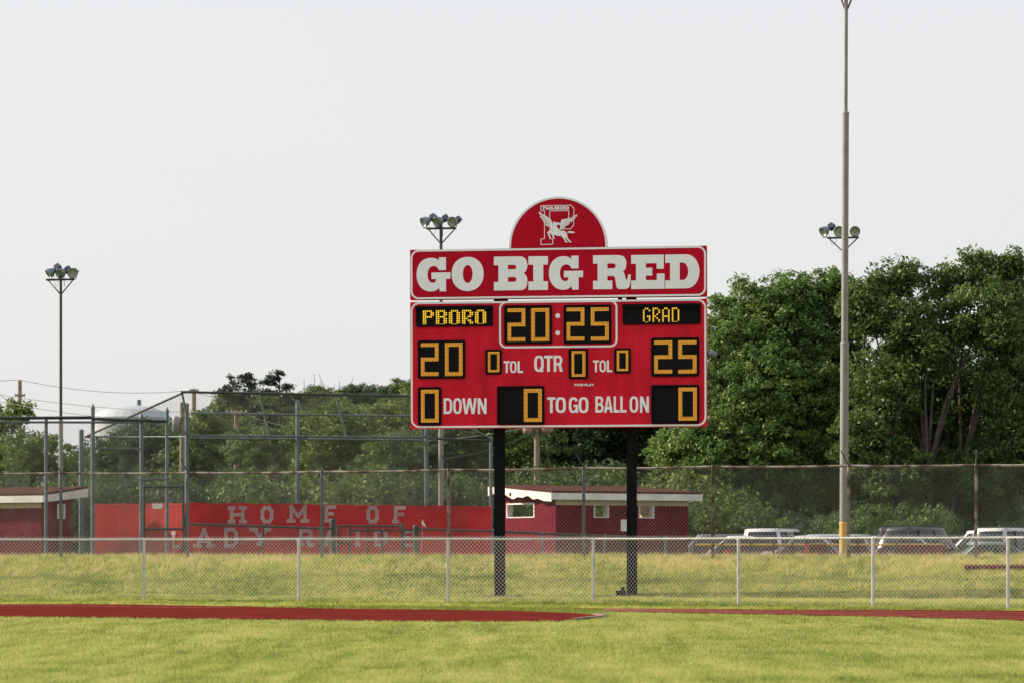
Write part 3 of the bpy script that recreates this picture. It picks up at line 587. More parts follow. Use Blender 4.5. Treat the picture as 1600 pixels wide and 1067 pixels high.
# ---------------------------------------------------------------- chain-link helpers
def chain(P, pitch, wire, m, parent, name="wire_mesh"):
    """woven diamonds filling the convex planar polygon P (world points, first edge runs along the bottom)"""
    P = [Vector(p) for p in P]; o_ = P[0]; u_ = (P[1] - P[0]).normalized(); nrm = u_.cross(P[-1] - P[0]).normalized(); v_ = nrm.cross(u_)
    Q = [((p - o_).dot(u_), (p - o_).dot(v_)) for p in P]; V = []; Fc = []; hp = pitch
    us = [q[0] for q in Q]; vs = [q[1] for q in Q]
    ar_ = sum(Q[i][0] * Q[(i + 1) % len(Q)][1] - Q[(i + 1) % len(Q)][0] * Q[i][1] for i in range(len(Q)))
    if ar_ < 0: Q.reverse()
    for sgn in (1, -1):
        k0 = int(math.floor((min(us) - (max(vs) if sgn > 0 else 0)) / hp)) - 1; k1 = int(math.ceil((max(us) + (max(vs) if sgn < 0 else 0)) / hp)) + 1
        for k in range(k0, k1 + 1):
            a = Vector((k * hp, 0)); d = Vector((sgn, 1)).normalized(); t0, t1 = -1e9, 1e9
            for i in range(len(Q)):
                e0 = Vector(Q[i]); ed = Vector(Q[(i + 1) % len(Q)]) - e0; n_ = Vector((-ed.y, ed.x)); den = n_.dot(d); num = n_.dot(e0 - a)
                if abs(den) < 1e-9:
                    if num > 0: t0, t1 = 1, 0
                    continue
                t = num / den
                if den > 0: t0 = max(t0, t)
                else: t1 = min(t1, t)
            if t1 - t0 < .01: continue
            A = a + d * t0; B = a + d * t1; off = nrm * (wire * .55 * sgn)
            pa = o_ + u_ * A.x + v_ * A.y + off; pb = o_ + u_ * B.x + v_ * B.y + off
            dd = (pb - pa).normalized(); s1 = nrm * wire / 2; s2 = dd.cross(nrm) * wire / 2; b0 = len(V)
            for p in (pa, pb): V += [p + s1, p - s1 * .5 + s2 * .87, p - s1 * .5 - s2 * .87]
            Fc += [(b0, b0 + 1, b0 + 4, b0 + 3), (b0 + 1, b0 + 2, b0 + 5, b0 + 4), (b0 + 2, b0, b0 + 3, b0 + 5)]
    me = bpy.data.meshes.new(name); me.from_pydata([tuple(v) for v in V], [], Fc); me.update()
    return tag(link(name, me, m, parent), kind="stuff")
UP = Vector((0, 0, 1))

# ---------------------------------------------------------------- near fence
NP = [(-24, 937), (225, 938), (467, 940), (700, 941.5), (927, 943), (1154, 946), (1364, 949), (1575, 951.5), (1792, 955)]
NP = [gp(*p) for p in NP]
nf = empty("chain_link_fence", NP[4], 0, "low pale chain-link fence with bright top rail along the red track", "fence")
for p in NP:
    z0 = gz(p.x, p.y); mb = MB(); mb.tube((p.x, p.y, z0 - .1), (p.x, p.y, 1.195), .030, .030, 12); mb.lathe([(.034, 0), (.034, .03), (.026, .055), (0, .066)], (p.x, p.y, 1.185), (0, 0, 1), 12); mb.build("post", M_galv, nf)
for a, b in zip(NP[:-1], NP[1:]):
    mb = MB(); d = (b - a).normalized(); sg = .006
    mid = (a + b) / 2
    mb.path([Vector((a.x, a.y - .01, 1.228)), Vector((mid.x, mid.y - .01, 1.228 - sg)), Vector((b.x, b.y - .01, 1.228))], .0215, 10)
    mb.build("top_rail", M_galv, nf)
    off = Vector((-d.y, d.x, 0)) * -.034
    chain([a + off + UP * (gz(a.x, a.y) + .03), b + off + UP * (gz(b.x, b.y) + .03), b + off + UP * 1.285, a + off + UP * 1.285], .081, .0050, M_wire, nf)
    for k in range(1, 6):
        q = a + (b - a) * (k / 6); MB().lathe([(.0245, -.006), (.0265, 0), (.0245, .006)], (q.x, q.y - .01, 1.226), d, 10).build("tie_band", M_galv, nf)

# ---------------------------------------------------------------- tall rusty fence on the bank
BPX = [(-112, 739), (95, 738.5), (293, 738), (503, 736.5), (701, 733.5), (912, 731), (1114, 728.5), (1326, 727), (1525, 726), (1730, 724)]
bf = empty("chain_link_fence", (0, crest(0), gz(0, crest(0))), 0, "taller chain-link fence with rusty top rail and barbed-wire arms on the bank", "fence")
BP = []
for px, py in BPX:
    Y = 68.0
    for _ in range(8): Y = crest((px - 800) / F * Y) - .1
    BP.append((at(px, py, Y), Y))
for i, (p, Y) in enumerate(BP):
    mb = MB(); mb.tube((p.x, Y, gz(p.x, Y) - .2), (p.x, Y, p.z), .036, .036, 10); po = mb.build("post", M_galvd if i in (0, 1, 2, 3, 5) else M_rust, bf)
    lean = -.16 if i != 8 else .02
    mb = MB(); mb.tube((p.x, Y, p.z), (p.x + lean, Y + .05, p.z + .33), .016, .013, 8); mb.lathe([(.042, 0), (.042, .04), (.02, .06)], (p.x, Y, p.z - .02), (0, 0, 1), 10); mb.build("barbed_wire_arm", M_dark, po)
for (a, ya), (b, yb) in zip(BP[:-1], BP[1:]):
    mid = (a + b) / 2 - UP * .018
    MB().path([a, (a + mid) / 2 - UP * .007, mid, (b + mid) / 2 - UP * .006, b], .026, 8).build("top_rail", M_rust, bf)
    A = Vector((a.x, ya - .05, gz(a.x, ya))); B = Vector((b.x, yb - .05, gz(b.x, yb)))
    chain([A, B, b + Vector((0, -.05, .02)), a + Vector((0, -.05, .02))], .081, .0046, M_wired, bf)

# ---------------------------------------------------------------- baseball ground: tall fence, gate, backstop, banners
tf = empty("chain_link_fence", at(145, 860, 82) * 1, 0, "very tall grey chain-link fence at the left, in front of the maroon dugout", "fence")
Yt = 82.0
for px, py, r in ((-30, 658, .05), (72, 658, .048), (145, 637, .055), (221, 651, .055), (261, 642, .048)):
    p = at(px, py, Yt); mb = MB(); mb.tube((p.x, Yt, 0), p, r, r, 10); mb.lathe([(r + .01, 0), (r + .012, .04), (r * .6, .10), (.01, .15)], p - UP * .03, (0, 0, 1), 10)
    for zz in (1.4, 2.2, 3.0, 3.8): mb.lathe([(r + .012, -.02), (r + .012, .02)], (p.x, Yt, zz), (0, 0, 1), 10)
    mb.build("post", M_galvd, tf)
for a, b, r in (((-30, 653), (142, 652), .045), ((-30, 659), (221, 659.5), .032), ((145, 654), (261, 658), .045), ((221, 748), (261, 748), .028), ((145, 700), (221, 700), .018)):
    MB().tube(at(*a, Yt - .06), at(*b, Yt - .06), r, r, 8).build("rail", M_dark if r > .04 else M_galvd, tf)
def zp(px, py, Y): p = at(px, py, Y); return p
def gnd(px, Y): p = at(px, 860, Y); p.z = 0.0; return p
for a, b, t0, t1 in ((-30, 72, 659, 659), (72, 145, 659, 659), (145, 221, 652, 655), (221, 261, 655, 657)):
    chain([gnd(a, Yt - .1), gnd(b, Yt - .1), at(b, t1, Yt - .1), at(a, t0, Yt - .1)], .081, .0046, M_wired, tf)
Yg = 80.5
gt = empty("gate", gnd(224, Yg), 0, "narrow dark pipe gate with chain-link, hung on the tall grey fence", "gate")
mb = MB(); mb.tube(gnd(225, Yg), at(225, 757, Yg), .032, .032, 8); mb.tube(gnd(286, Yg), at(286, 757, Yg), .032, .032, 8); mb.build("gate_frame", M_darkrail, gt)
MB().tube(at(225, 760, Yg), at(286, 760, Yg), .03, .03, 8).build("top_rail", M_darkrail, gt)
MB().tube(at(225, 826, Yg), at(286, 826, Yg), .03, .03, 8).build("middle_rail", M_darkrail, gt)
mb = MB(); mb.tube(at(288, 806, Yg), at(288, 824, Yg), .045, .05, 8); mb.build("latch", M_dark, gt)
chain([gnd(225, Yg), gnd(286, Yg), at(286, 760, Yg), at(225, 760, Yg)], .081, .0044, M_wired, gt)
sg = at(246, 790, 82 - .2); mb = MB(); mb.prism(rrect(-.14, -.07, .14, .07, .05, 4), -.008, .008)
so_ = mb.build("sign", M_paper); so_.location = sg; tag(so_, "small white oval plate wired to the fence above the gate", "sign")

Yb = 88.0
bs = empty("backstop", gnd(465, Yb), 0, "tall grey pipe backstop with overhanging chain-link hood above the red banner", "backstop")
for px, py, r, Y in ((127, 673, .075, 91.2), (292, 632, .062, Yb), (465, 628, .062, Yb), (666, 640, .062, Yb), (767, 684, .05, 90)):
    p = at(px, py, Y); mb = MB(); mb.tube((p.x, Y, 0), p, r, r, 12); mb.lathe([(r + .006, 0), (r + .006, .05), (0, .08)], p - UP * .02, (0, 0, 1), 12); mb.build("post", M_galvd, bs)
Yh = 86.4
RL = [((133, 682, 91.1), (284, 614, Yh), .035), ((133, 682, 91.1), (292, 682, Yb), .030), ((284, 612, Yh), (735, 620, Yh), .035), ((298, 645, 87.2), (668, 650, 87.2), .028), ((296, 680, Yb - .1), (666, 683, Yb - .1), .032), ((296, 684, Yb), (666, 687.5, Yb), .030),
      ((666, 684, Yb), (767, 688, 90), .035), ((735, 620, Yh), (735, 668, 88.6), .03), ((735, 668, 89), (767, 685, 90), .03)]
for a, b, r in RL: MB().tube(at(*a), at(*b), r, r, 8).build("rail", M_darkrail if r > .033 else M_galvd, bs)
for a, b in (((284, 611, Yh), (292, 650, Yb)), ((405, 613, Yh), (420, 678, Yb)), ((525, 616, Yh), (540, 680, Yb)), ((646, 618, Yh), (661, 682, Yb))):
    MB().tube(at(*a), at(*b), .034, .034, 8).build("hood_strut", mat("blue_grey_strut", (.24, .31, .38), .5, .3), bs)
mb = MB().tube(at(450, 615, Yh), at(463, 628, Yb), .018, .018, 6).build("hood_strut", M_rust, bs)
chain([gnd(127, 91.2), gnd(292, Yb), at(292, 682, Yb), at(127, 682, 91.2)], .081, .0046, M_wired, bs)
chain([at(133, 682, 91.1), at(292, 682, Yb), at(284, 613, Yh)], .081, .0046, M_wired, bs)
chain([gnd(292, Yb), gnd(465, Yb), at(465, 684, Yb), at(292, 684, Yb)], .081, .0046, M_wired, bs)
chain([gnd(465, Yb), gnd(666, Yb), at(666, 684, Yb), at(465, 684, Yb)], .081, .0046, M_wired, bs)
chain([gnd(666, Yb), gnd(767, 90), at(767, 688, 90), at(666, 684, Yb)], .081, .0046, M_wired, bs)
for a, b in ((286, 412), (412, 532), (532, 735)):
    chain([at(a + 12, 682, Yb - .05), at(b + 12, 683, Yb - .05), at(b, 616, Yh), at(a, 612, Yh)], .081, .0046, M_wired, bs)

def banner(name, a, b, ta, tb, ya, yb, label, rip=.05, seed=0, m=None):
    A = gnd(a, ya); B = gnd(b, yb); n = 90; vs = []; fs = []; L = (B - A).length; d = (B - A).normalized(); nr = Vector((d.y, -d.x, 0))
    ht = [at(a, ta, ya).z, at(b, tb, yb).z]
    for i in range(n + 1):
        f = i / n; h = ht[0] + (ht[1] - ht[0]) * f - .018 * abs(math.sin(f * L * 2.1)) + .012 * mnoise.noise(Vector((f * L * 1.3, seed, 0)))
        for k in range(9):
            z = h * k / 8; q = A + d * (L * f)
            w_ = rip * mnoise.noise(Vector((f * L * .9, z * .5 + seed, seed * 3.1))) + rip * .35 * mnoise.noise(Vector((f * L * 3.0, z * 1.6, seed + 5)))
            if k == 8: w_ -= .03
            vs.append(q + nr * w_ + UP * z)
    for i in range(n):
        for k in range(8): j = i * 9 + k; fs.append((j, j + 9, j + 10, j + 1))
    root = empty(name, A, 0, label, "banner"); mb = MB(); mb.add(vs, fs, True); mb.build("fabric", m or M_ban, root)
    def top(f): return (A + d * (L * f), ht[0] + (ht[1] - ht[0]) * f)
    mb = MB(); pts = [A + d * (L * i / 30) + nr * .035 + UP * (ht[0] + (ht[1] - ht[0]) * i / 30 - .10) for i in range(31)]
    mb.path(pts, .007, 6); mb.build("hem_rope", M_mar, root)
    return root, A, d, nr
def bletters(root, A, d, nr, items, Y):
    for ch, px, pyt, pyb, wpx in items:
        pc = at(px, (pyt + pyb) / 2, Y); u_ = (Vector((pc.x, pc.y, 0)) - Vector((A.x, A.y, 0))).dot(d)
        zt_ = at(px, pyt, Y).z; zb_ = at(px, pyb, Y).z; W = wpx / F * Y
        mb = stroke_text(ch, u_ - W / 2, zb_, u_ + W / 2, zt_, .105, -.0, 0, True)
        mb.v = [tuple(A + d * v[0] + nr * (.062 - v[1]) + UP * v[2]) for v in mb.v]
        mb.build("letter", M_banw, root)
r_, A, d_, nr = banner("banner", 146, 289, 786, 784.5, 91.0, 87.9, "red banner panel with sunlight coloured in as salmon, left of the gate post", .09, 2, mat("sunlit_salmon_vinyl", (.45, .034, .032), .6, spec=.05, var=.12, scale=1.2, trans=.4))  # salmon tone puts sunlight into the vinyl colour
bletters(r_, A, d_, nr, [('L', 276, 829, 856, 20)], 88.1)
r_, A, d_, nr = banner("banner", 293, 768, 784, 790, 87.8, 87.8, "long bright red banner with HOME OF lettering hung under the backstop", .035, 5)
bletters(r_, A, d_, nr, [('H', 371, 790, 817, 23), ('O', 417.5, 790, 817, 20), ('M', 466, 789, 816, 27), ('E', 516.5, 789, 816, 18), ('O', 582.5, 790, 817, 19), ('F', 625, 790, 817, 19),
                         ('A', 319, 824, 855, 26), ('D', 361.5, 824, 855, 22), ('Y', 407, 824, 852, 26), ('R', 478, 826, 853, 21), ('A', 516, 826, 853, 22), ('I', 559, 826, 853, 14), ('D', 595, 826, 853, 21), ('E', 636, 827, 854, 18)], 87.8)
# little white pennant
fl_ = empty("flag", gnd(657, 84), 0, "tiny white pennant on a thin stick in front of the red banner", "flag")
MB().tube(gnd(655, 84), at(661, 811, 84), .006, .006, 6).build("stick", M_galv, fl_)
mb = MB(); mb.prism([(0, 0), (.13, -.12), (.10, -.02), (.02, .10)], -.004, .004); o = mb.build("cloth", M_paper, fl_, True); o.location = at(658.5, 817, 83.98) - gnd(657, 84)

# low field fence and its little gate
lf = empty("chain_link_fence", gnd(400, 79), 0, "low dark pipe fence running in front of the red banner and dugout", "fence")
def lfY(px): return 78 + (px - 292) / (980 - 292) * 11
LP = [(293, 818), (411, 821.5), (500, 825), (520, 812), (650, 822), (770, 829), (848, 833), (945, 836.5), (1040, 840), (1085, 842)]
for px, py in LP:
    Y = lfY(px); p = at(px, py, Y); r = .085 if px in (520, 650) else .033
    mb = MB(); mb.tube((p.x, Y, 0), p, r, r, 10); mb.lathe([(r + .01, 0), (r + .008, .04), (0, .07)], p - UP * .01, (0, 0, 1), 10); mb.build("post", M_darkrail if px < 700 else M_galvd, lf)
for (a, pa), (b, pb) in zip(LP[:-1], LP[1:]):
    if a in (520,): continue
    pa2 = pa if a != 650 else 826; pb2 = pb if b != 520 else 825.5; pb2 = pb2 if b != 650 else 826
    MB().tube(at(a, pa2, lfY(a)), at(b, pb2, lfY(b)), .032, .032, 8).build("rail", M_darkrail, lf)
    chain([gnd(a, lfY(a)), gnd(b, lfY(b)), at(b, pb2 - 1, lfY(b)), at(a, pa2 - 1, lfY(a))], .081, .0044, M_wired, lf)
Yq = 81.0
dg_ = empty("gate", gnd(590, Yq), 0, "wide low double gate of dark pipes in front of OF on the banner", "gate")
for px, py in ((528, 821), (546, 824), (575, 822), (597, 828), (629, 817)):
    p = at(px, py, Yq); MB().tube((p.x, Yq, 0), p, .034 if px != 629 else .05, None, 8).build("upright", M_darkrail, dg_)
for a, b in (((528, 821), (629, 821.5)), ((546, 828), (645, 827.5)), ((530, 848), (546, 848))):
    MB().tube(at(*a, Yq), at(*b, Yq), .030, .030, 8).build("rail", M_darkrail, dg_)
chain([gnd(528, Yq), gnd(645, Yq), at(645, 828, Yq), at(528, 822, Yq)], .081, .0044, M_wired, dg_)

# ---------------------------------------------------------------- dugouts
BLK = {}
def dugout(name, px, Y, phi, mir, W, Dp, label, wins_f, wins_s, z_f, z_b, notice, fasf, cat="dugout", broken=False):
    """nearest corner at photo column px; front wall runs away to the right (mir=1) or left (mir=-1)"""
    root = empty(name, gnd(px, Y), 0, label, cat)
    e1 = Vector((mir * math.cos(phi), math.sin(phi), 0)); e2 = Vector((-mir * math.sin(phi), math.cos(phi), 0)); O = gnd(px, Y)
    n1 = Vector((mir * math.sin(phi), -math.cos(phi), 0)); n2 = Vector((-mir * math.cos(phi), -math.sin(phi), 0))
    def wall(e, n_, L, h0, h1, wins, nm, m, start=0.0, thick=.18):
        us = sorted(set([start, L] + [a for w_ in wins for a in (w_[0], w_[1])])); mb = MB()
        def cell(u0, u1, z0, z1a, z1b):
            q = [O + e * u0 + UP * z0, O + e * u1 + UP * z0, O + e * u1 + UP * z1b, O + e * u0 + UP * z1a]; k = [p - n_ * thick for p in q]
            mb.add(q + k, [(0, 1, 2, 3), (7, 6, 5, 4), (0, 4, 5, 1), (1, 5, 6, 2), (2, 6, 7, 3), (3, 7, 4, 0)])
        H = lambda u_: h0 + (h1 - h0) * u_ / L
        for a, b in zip(us[:-1], us[1:]):
            w_ = next((w_ for w_ in wins if w_[0] <= a + 1e-6 and w_[1] >= b - 1e-6), None)
            if w_: cell(a, b, 0, w_[2], w_[2]); cell(a, b, w_[3], H(a), H(b))
            else: cell(a, b, 0, H(a), H(b))
        wo = mb.build(nm, m, root)
        for w_ in wins:
            a, b, z0, z1 = w_; fr = MB(); ww = .05
            for (ua, ub, za, zb_) in ((a, a + ww, z0, z1), (b - ww, b, z0, z1), (a + ww, b - ww, z1 - ww, z1), (a + ww, b - ww, z0, z0 + .03)):
                q = [O + e * ua + UP * za, O + e * ub + UP * za, O + e * ub + UP * zb_, O + e * ua + UP * zb_]; q = [p + n_ * .012 for p in q]; k = [p - n_ * (thick + .03) for p in q]
                fr.add(q + k, [(0, 1, 2, 3), (7, 6, 5, 4), (0, 4, 5, 1), (1, 5, 6, 2), (2, 6, 7, 3), (3, 7, 4, 0)])
            fr.build("window_frame", M_fas, wo)
        # painted concrete blocks, each a piece standing 8 mm proud of the joints
        bw, bh = .40, .20; k = 0; z = 0.62
        while z + bh < min(h0, h1) - .02:
            u_ = start + (0 if k % 2 else -.20)
            while u_ < L - .02:
                a, b = max(u_, start + .004), min(u_ + bw, L) - .012
                if b - a > .08 and not any(a < w_[1] + .01 and b > w_[0] - .01 and z < w_[3] + .02 and z + bh > w_[2] - .02 for w_ in wins):
                    key = round(b - a, 3)
                    if (nm, name, px, key) not in BLK:
                        v0 = n_ * .008; cs = [Vector((0, 0, 0)), e * (b - a), e * (b - a) + UP * (bh - .012), UP * (bh - .012)]
                        m2 = MB(); m2.add([c + v0 for c in cs] + [c + n_ * .0005 for c in cs], [(0, 1, 2, 3), (0, 4, 5, 1), (1, 5, 6, 2), (2, 6, 7, 3), (3, 7, 4, 0)]); me = m2.mesh("block"); me.materials.append(M_mar); BLK[(nm, name, px, key)] = me
                    ob = bpy.data.objects.new("block", BLK[(nm, name, px, key)]); COL.objects.link(ob); ob.parent = wo; ob.location = e * a + UP * z
                u_ += bw
            z += bh; k += 1
        return wo
    wall(e1, n1, W, z_f, z_f, wins_f, "front_wall", M_mar)
    wall(e2, n2, Dp, z_f, z_b, wins_s, "side_wall", M_mar, start=.185)
    # roof slab with overhang
    ov = .32; th = .07
    c = [O - e1 * ov - e2 * ov, O + e1 * (W + ov) - e2 * ov, O + e1 * (W + ov) + e2 * (Dp + ov), O - e1 * ov + e2 * (Dp + ov)]
    zf = z_f + fasf + .02 - .02; zb2 = zf + (z_b - z_f) * (1 + 2 * ov / Dp)
    hz_ = [zf, zf, zb2, zb2]; vs = [p + UP * h for p, h in zip(c, hz_)] + [p + UP * (h + th) for p, h in zip(c, hz_)]
    mb = MB(); mb.add(vs, [(0, 3, 2, 1), (4, 5, 6, 7), (0, 1, 5, 4), (1, 2, 6, 5), (2, 3, 7, 6), (3, 0, 4, 7)]); mb.build("roof", M_roof, root)
    # front fascia
    def board_(a, b, za0, za1, zb0, zb1, n_, nm, jag=None):
        if jag:
            P = [a + (b - a) * f + UP * (za1 + (zb1 - za1) * f) for f in (0, 1)]; low = [a + (b - a) * f + UP * (za0 + (zb0 - za0) * f + dz) for f, dz in jag]
            pts = low + [P[1], P[0]]
        else: pts = [a + UP * za0, b + UP * zb0, b + UP * zb1, a + UP * za1]
        q = [p + n_ * .025 for p in pts]; k = [p for p in pts]; n = len(q); mb = MB()
        mb.add(q + k, [tuple(range(n)), tuple(reversed(range(n, 2 * n)))] + [(i, i + n, (i + 1) % n + n, (i + 1) % n) for i in range(n)]); return mb.build(nm, M_fas, root)
    board_(c[0], c[1], zf - fasf, zf, zf - fasf, zf, n1, "front_fascia")
    jag = [(0, 0), (.12, .0), (.2, .06), (.28, .02), (.36, .13), (.45, .05), (.52, .07), (.6, -.02), (.72, .11), (.84, .03), (.92, .12), (1, .02)] if broken else None
    board_(c[0], c[3], zf - fasf - (.06 if broken else 0), zf, zb2 - fasf - (.12 if broken else .05), zb2, n2, "barge_board", jag)
    if broken:
        q = c[0] + (c[3] - c[0]) * .62 + UP * (zf - fasf + .14); mb = MB()
        mb.add([q + n2 * .03, q + n2 * .03 + e2 * .14, q + n2 * .03 + e2 * .12 + UP * .12, q + n2 * .03 + UP * .11], [(0, 1, 2, 3)]); mb.build("broken_knot", M_roof, root)
    # soffit trim under the fascia, and back wall
    mb = MB(); q = [O + n1 * .03 + UP * (z_f - .16), O + e1 * W + n1 * .03 + UP * (z_f - .16), O + e1 * W + n1 * .03 + UP * (z_f - .01), O + n1 * .03 + UP * (z_f - .01)]; k = [p - n1 * .027 for p in q]
    mb.add(q + k, [(0, 1, 2, 3), (0, 4, 5, 1), (1, 5, 6, 2), (2, 6, 7, 3), (3, 7, 4, 0)]); mb.build("soffit_trim", M_cream, root)
    mb = MB(); far = [O + e1 * (W - .1) + e2 * .2, O + e1 * (W - .1) + e2 * Dp, ]
    q = [far[0], far[1], far[1] + UP * z_b, far[0] + UP * (z_f - .02)]; k = [p - e1 * .15 for p in q]; mb.add(q + k, [(0, 1, 2, 3), (7, 6, 5, 4), (0, 4, 5, 1), (1, 5, 6, 2), (2, 6, 7, 3), (3, 7, 4, 0)]); mb.build("end_wall", M_cream, root)
    # open side: low wall and posts behind
    mb = MB(); q = [O + e1 * .2 + e2 * Dp, O + e1 * (W - .3) + e2 * Dp]; mb.add([q[0], q[1], q[1] + UP * .5, q[0] + UP * .5], [(0, 1, 2, 3)]); mb.build("back_wall", M_cream, root)
    for f in (.33, .66):
        p = O + e1 * (W * f) + e2 * (Dp - .05); MB().tube(p, p + UP * (z_b), .05, .05, 8).build("post", M_fas, root)
    if notice:
        u0, u1, z0, z1 = notice; e, n_ = (e1, n1)
        q = [O + e * u0 + UP * z0, O + e * u1 + UP * z0, O + e * u1 + UP * z1, O + e * u0 + UP * z1]; mb = MB(); mb.add([p + n_ * .012 for p in q] + [p + n_ * .001 for p in q], [(0, 1, 2, 3), (0, 4, 5, 1), (1, 5, 6, 2), (2, 6, 7, 3), (3, 7, 4, 0)]); mb.build("notice", M_paper, root)
    # bench visible through the openings
    mb = MB(); a = O + e1 * .4 + e2 * (Dp - .5); b = O + e1 * (W - .5) + e2 * (Dp - .5)
    mb.tube(a + UP * 1.95, b + UP * 1.95, .035, .035, 6); mb.build("rail", M_dark, root)
    return root
PH = math.radians(30); kf = 92.0 / F / math.cos(PH); ks = 92.0 / F / math.sin(PH)
zz = lambda py, Y=92.5: CH + (HZ - py) / F * Y
dugout("dugout", 868, 92, PH, 1, 4.88, 3.3, "maroon block dugout with brown roof and broken white fascia behind right post", 
       [((928 - 868) * kf * 1.01, (952 - 868) * kf * 1.01, zz(808), zz(784)), ((998.6 - 868) * kf * 1.02, (1023.4 - 868) * kf * 1.02, zz(808.5), zz(784))],
       [((868 - 836) * ks * 1.01, (868 - 793) * ks * 1.02, zz(807.6), zz(784))], zz(780.5), zz(772, 95), ((971 - 868) * kf * 1.01, (980.5 - 868) * kf * 1.01, zz(829), zz(810.5)), .205, broken=True)
dugout("dugout", 65, 88, math.radians(30), -1, 6.0, 1.45, "maroon block dugout with dark brown roof at the far left edge", [], [(.72, 1.1, zz(810, 89), zz(787, 89))], zz(784.5, 88), zz(778, 90.5), None, .20)

# ---------------------------------------------------------------- light poles, utility poles, wires
def lamp_head(root, base, aim, r=.172):
    aim = Vector(aim).normalized(); c = base + UP * .21
    mb = MB(); mb.lathe([(.055, -.26), (.075, -.22), (.10, -.14), (.155, -.05), (r, .07), (r + .006, .08), (r - .004, .08)], c, aim, 18); h = mb.build("lamp_shade", M_lampbody, root)
    mb = MB(); mb.lathe([(0, .02), (.06, .0), (.11, .012), (.15, .035), (r - .006, .075)], c, aim, 18); mb.build("reflector", M_lens, h)
    mb = MB(); bk = c - aim * .33; u_ = aim.orthogonal().normalized(); t_ = aim.cross(u_)
    vs = [bk + aim * a + u_ * b + t_ * d for a in (-.10, .08) for b in (-.10, .10) for d in (-.09, .09)]
    mb.add(vs, [(0, 1, 3, 2), (4, 6, 7, 5), (0, 4, 5, 1), (2, 3, 7, 6), (0, 2, 6, 4), (1, 5, 7, 3)]); mb.build("ballast_box", mat("ballast_blue_grey", (.07, .09, .13), .5, .3), h)
    mb = MB(); s_ = aim.cross(UP).normalized() * .10
    mb.tube(base + s_, c + s_ - aim * .15, .012, .012, 6); mb.tube(base - s_, c - s_ - aim * .15, .012, .012, 6); mb.tube(base - s_, base + s_, .014, .014, 6); mb.build("yoke", M_dark, h)
def light_pole(px, Y, ybar, x0, x1, ybr, heads, r_top, r_low, ystep, label, aims):
    root = empty("light_pole", gnd(px, Y), 0, label, "light pole", "sports light poles round the ball field")
    g_ = gnd(px, Y); tb = at(px, ybar, Y); st = at(px, ystep, Y)
    MB().tube(g_, st, r_low, r_low, 12).build("lower_pole", M_pole, root)
    MB().tube(st - UP * .1, tb + UP * .12, r_top, r_top * .9, 10).build("upper_pole", M_darkrail, root)
    MB().tube(at(x0, ybar + .8, Y), at(x1, ybar, Y), .035, .035, 8).build("crossbar", M_darkrail, root)
    for x in (x0 + 3, x1 - 2): MB().tube(at(x, ybar + 1, Y), at(px, ybr, Y), .024, .024, 6).build("brace", M_rust if x < px else M_darkrail, root)
    for (hx), am in zip(heads, aims): lamp_head(root, at(hx, ybar, Y), am)
    for k, hx in enumerate(heads[:2]):
        a = at(hx + 6, ybar - 10, Y); b = at((hx + px) / 2 + 5, ybar, Y); m_ = (a + b) / 2 - UP * .38
        MB().path([a, a * .6 + m_ * .4 - UP * .1, m_, b * .6 + m_ * .4 - UP * .1, b], .006, 5).build("cable", M_dark, root)
light_pole(95, 100, 437, 72, 116, 461, [78, 95, 114], .05, .075, 656, "slender light pole with three lamps, standing alone at far left", [(-.95, -.4, -.75), (-.55, -.75, -.4), (-.05, -1, -.2)])
light_pole(689, 97, 357, 666, 713, 382, [664, 685, 708], .055, .085, 640, "light pole with three lamps rising behind the header's GO", [(-.9, -.5, -.5), (-.62, -.72, -.4), (-.42, -.85, -.25)])
light_pole(1317.5, 100, 371.5, 1292, 1342, 394, [1288, 1311, 1336], .05, .07, 640, "triple-lamp light pole hidden behind the thick pale pole", [(-.85, -.5, -.55), (-.25, -1, -.2), (-.15, -1, -.2)])
Y = 73.0; xb = 1320
tp = empty("light_pole", gnd(xb, Y), 0, "tall thick pale stepped pole with yellow base in front of right trees", "light pole")
def xo(py): return 1319.5 + (600 - py) / 600 * 2.6
for a, b, r, m, nm in ((950, 815, .112, M_yel, "painted_base"), (815, 535, .105, M_pole, "lower_pole"), (535, 176, .083, M_pole, "middle_pole"), (176, -40, .047, M_pole, "upper_pole")):
    pa = at(xo(a), a, Y); pb = at(xo(b), b, Y)
    if a == 950: pa.z = -.1
    mb = MB(); mb.tube(pa, pb, r, r * .97, 16); mb.lathe([(r * .97 + .008, -.05), (r * .97 + .008, 0), (r * .6, .02)], pb, (0, 0, 1), 16); mb.build(nm, m, tp)
MB().tube(at(1298, -38, Y), at(1348, -38, Y), .035, .035, 8).build("crossbar", M_darkrail, tp)
for x in (1302, 1345): MB().tube(at(x, -36, Y), at(1322, 20, Y), .022, .022, 6).build("brace", M_rust if x < 1320 else M_darkrail, tp)
for x, a in ((1299, (-.6, -.8, -.3)), (1322, (-.1, -1, -.3)), (1346, (.3, -1, -.3))): lamp_head(tp, at(x, -39, Y), a)

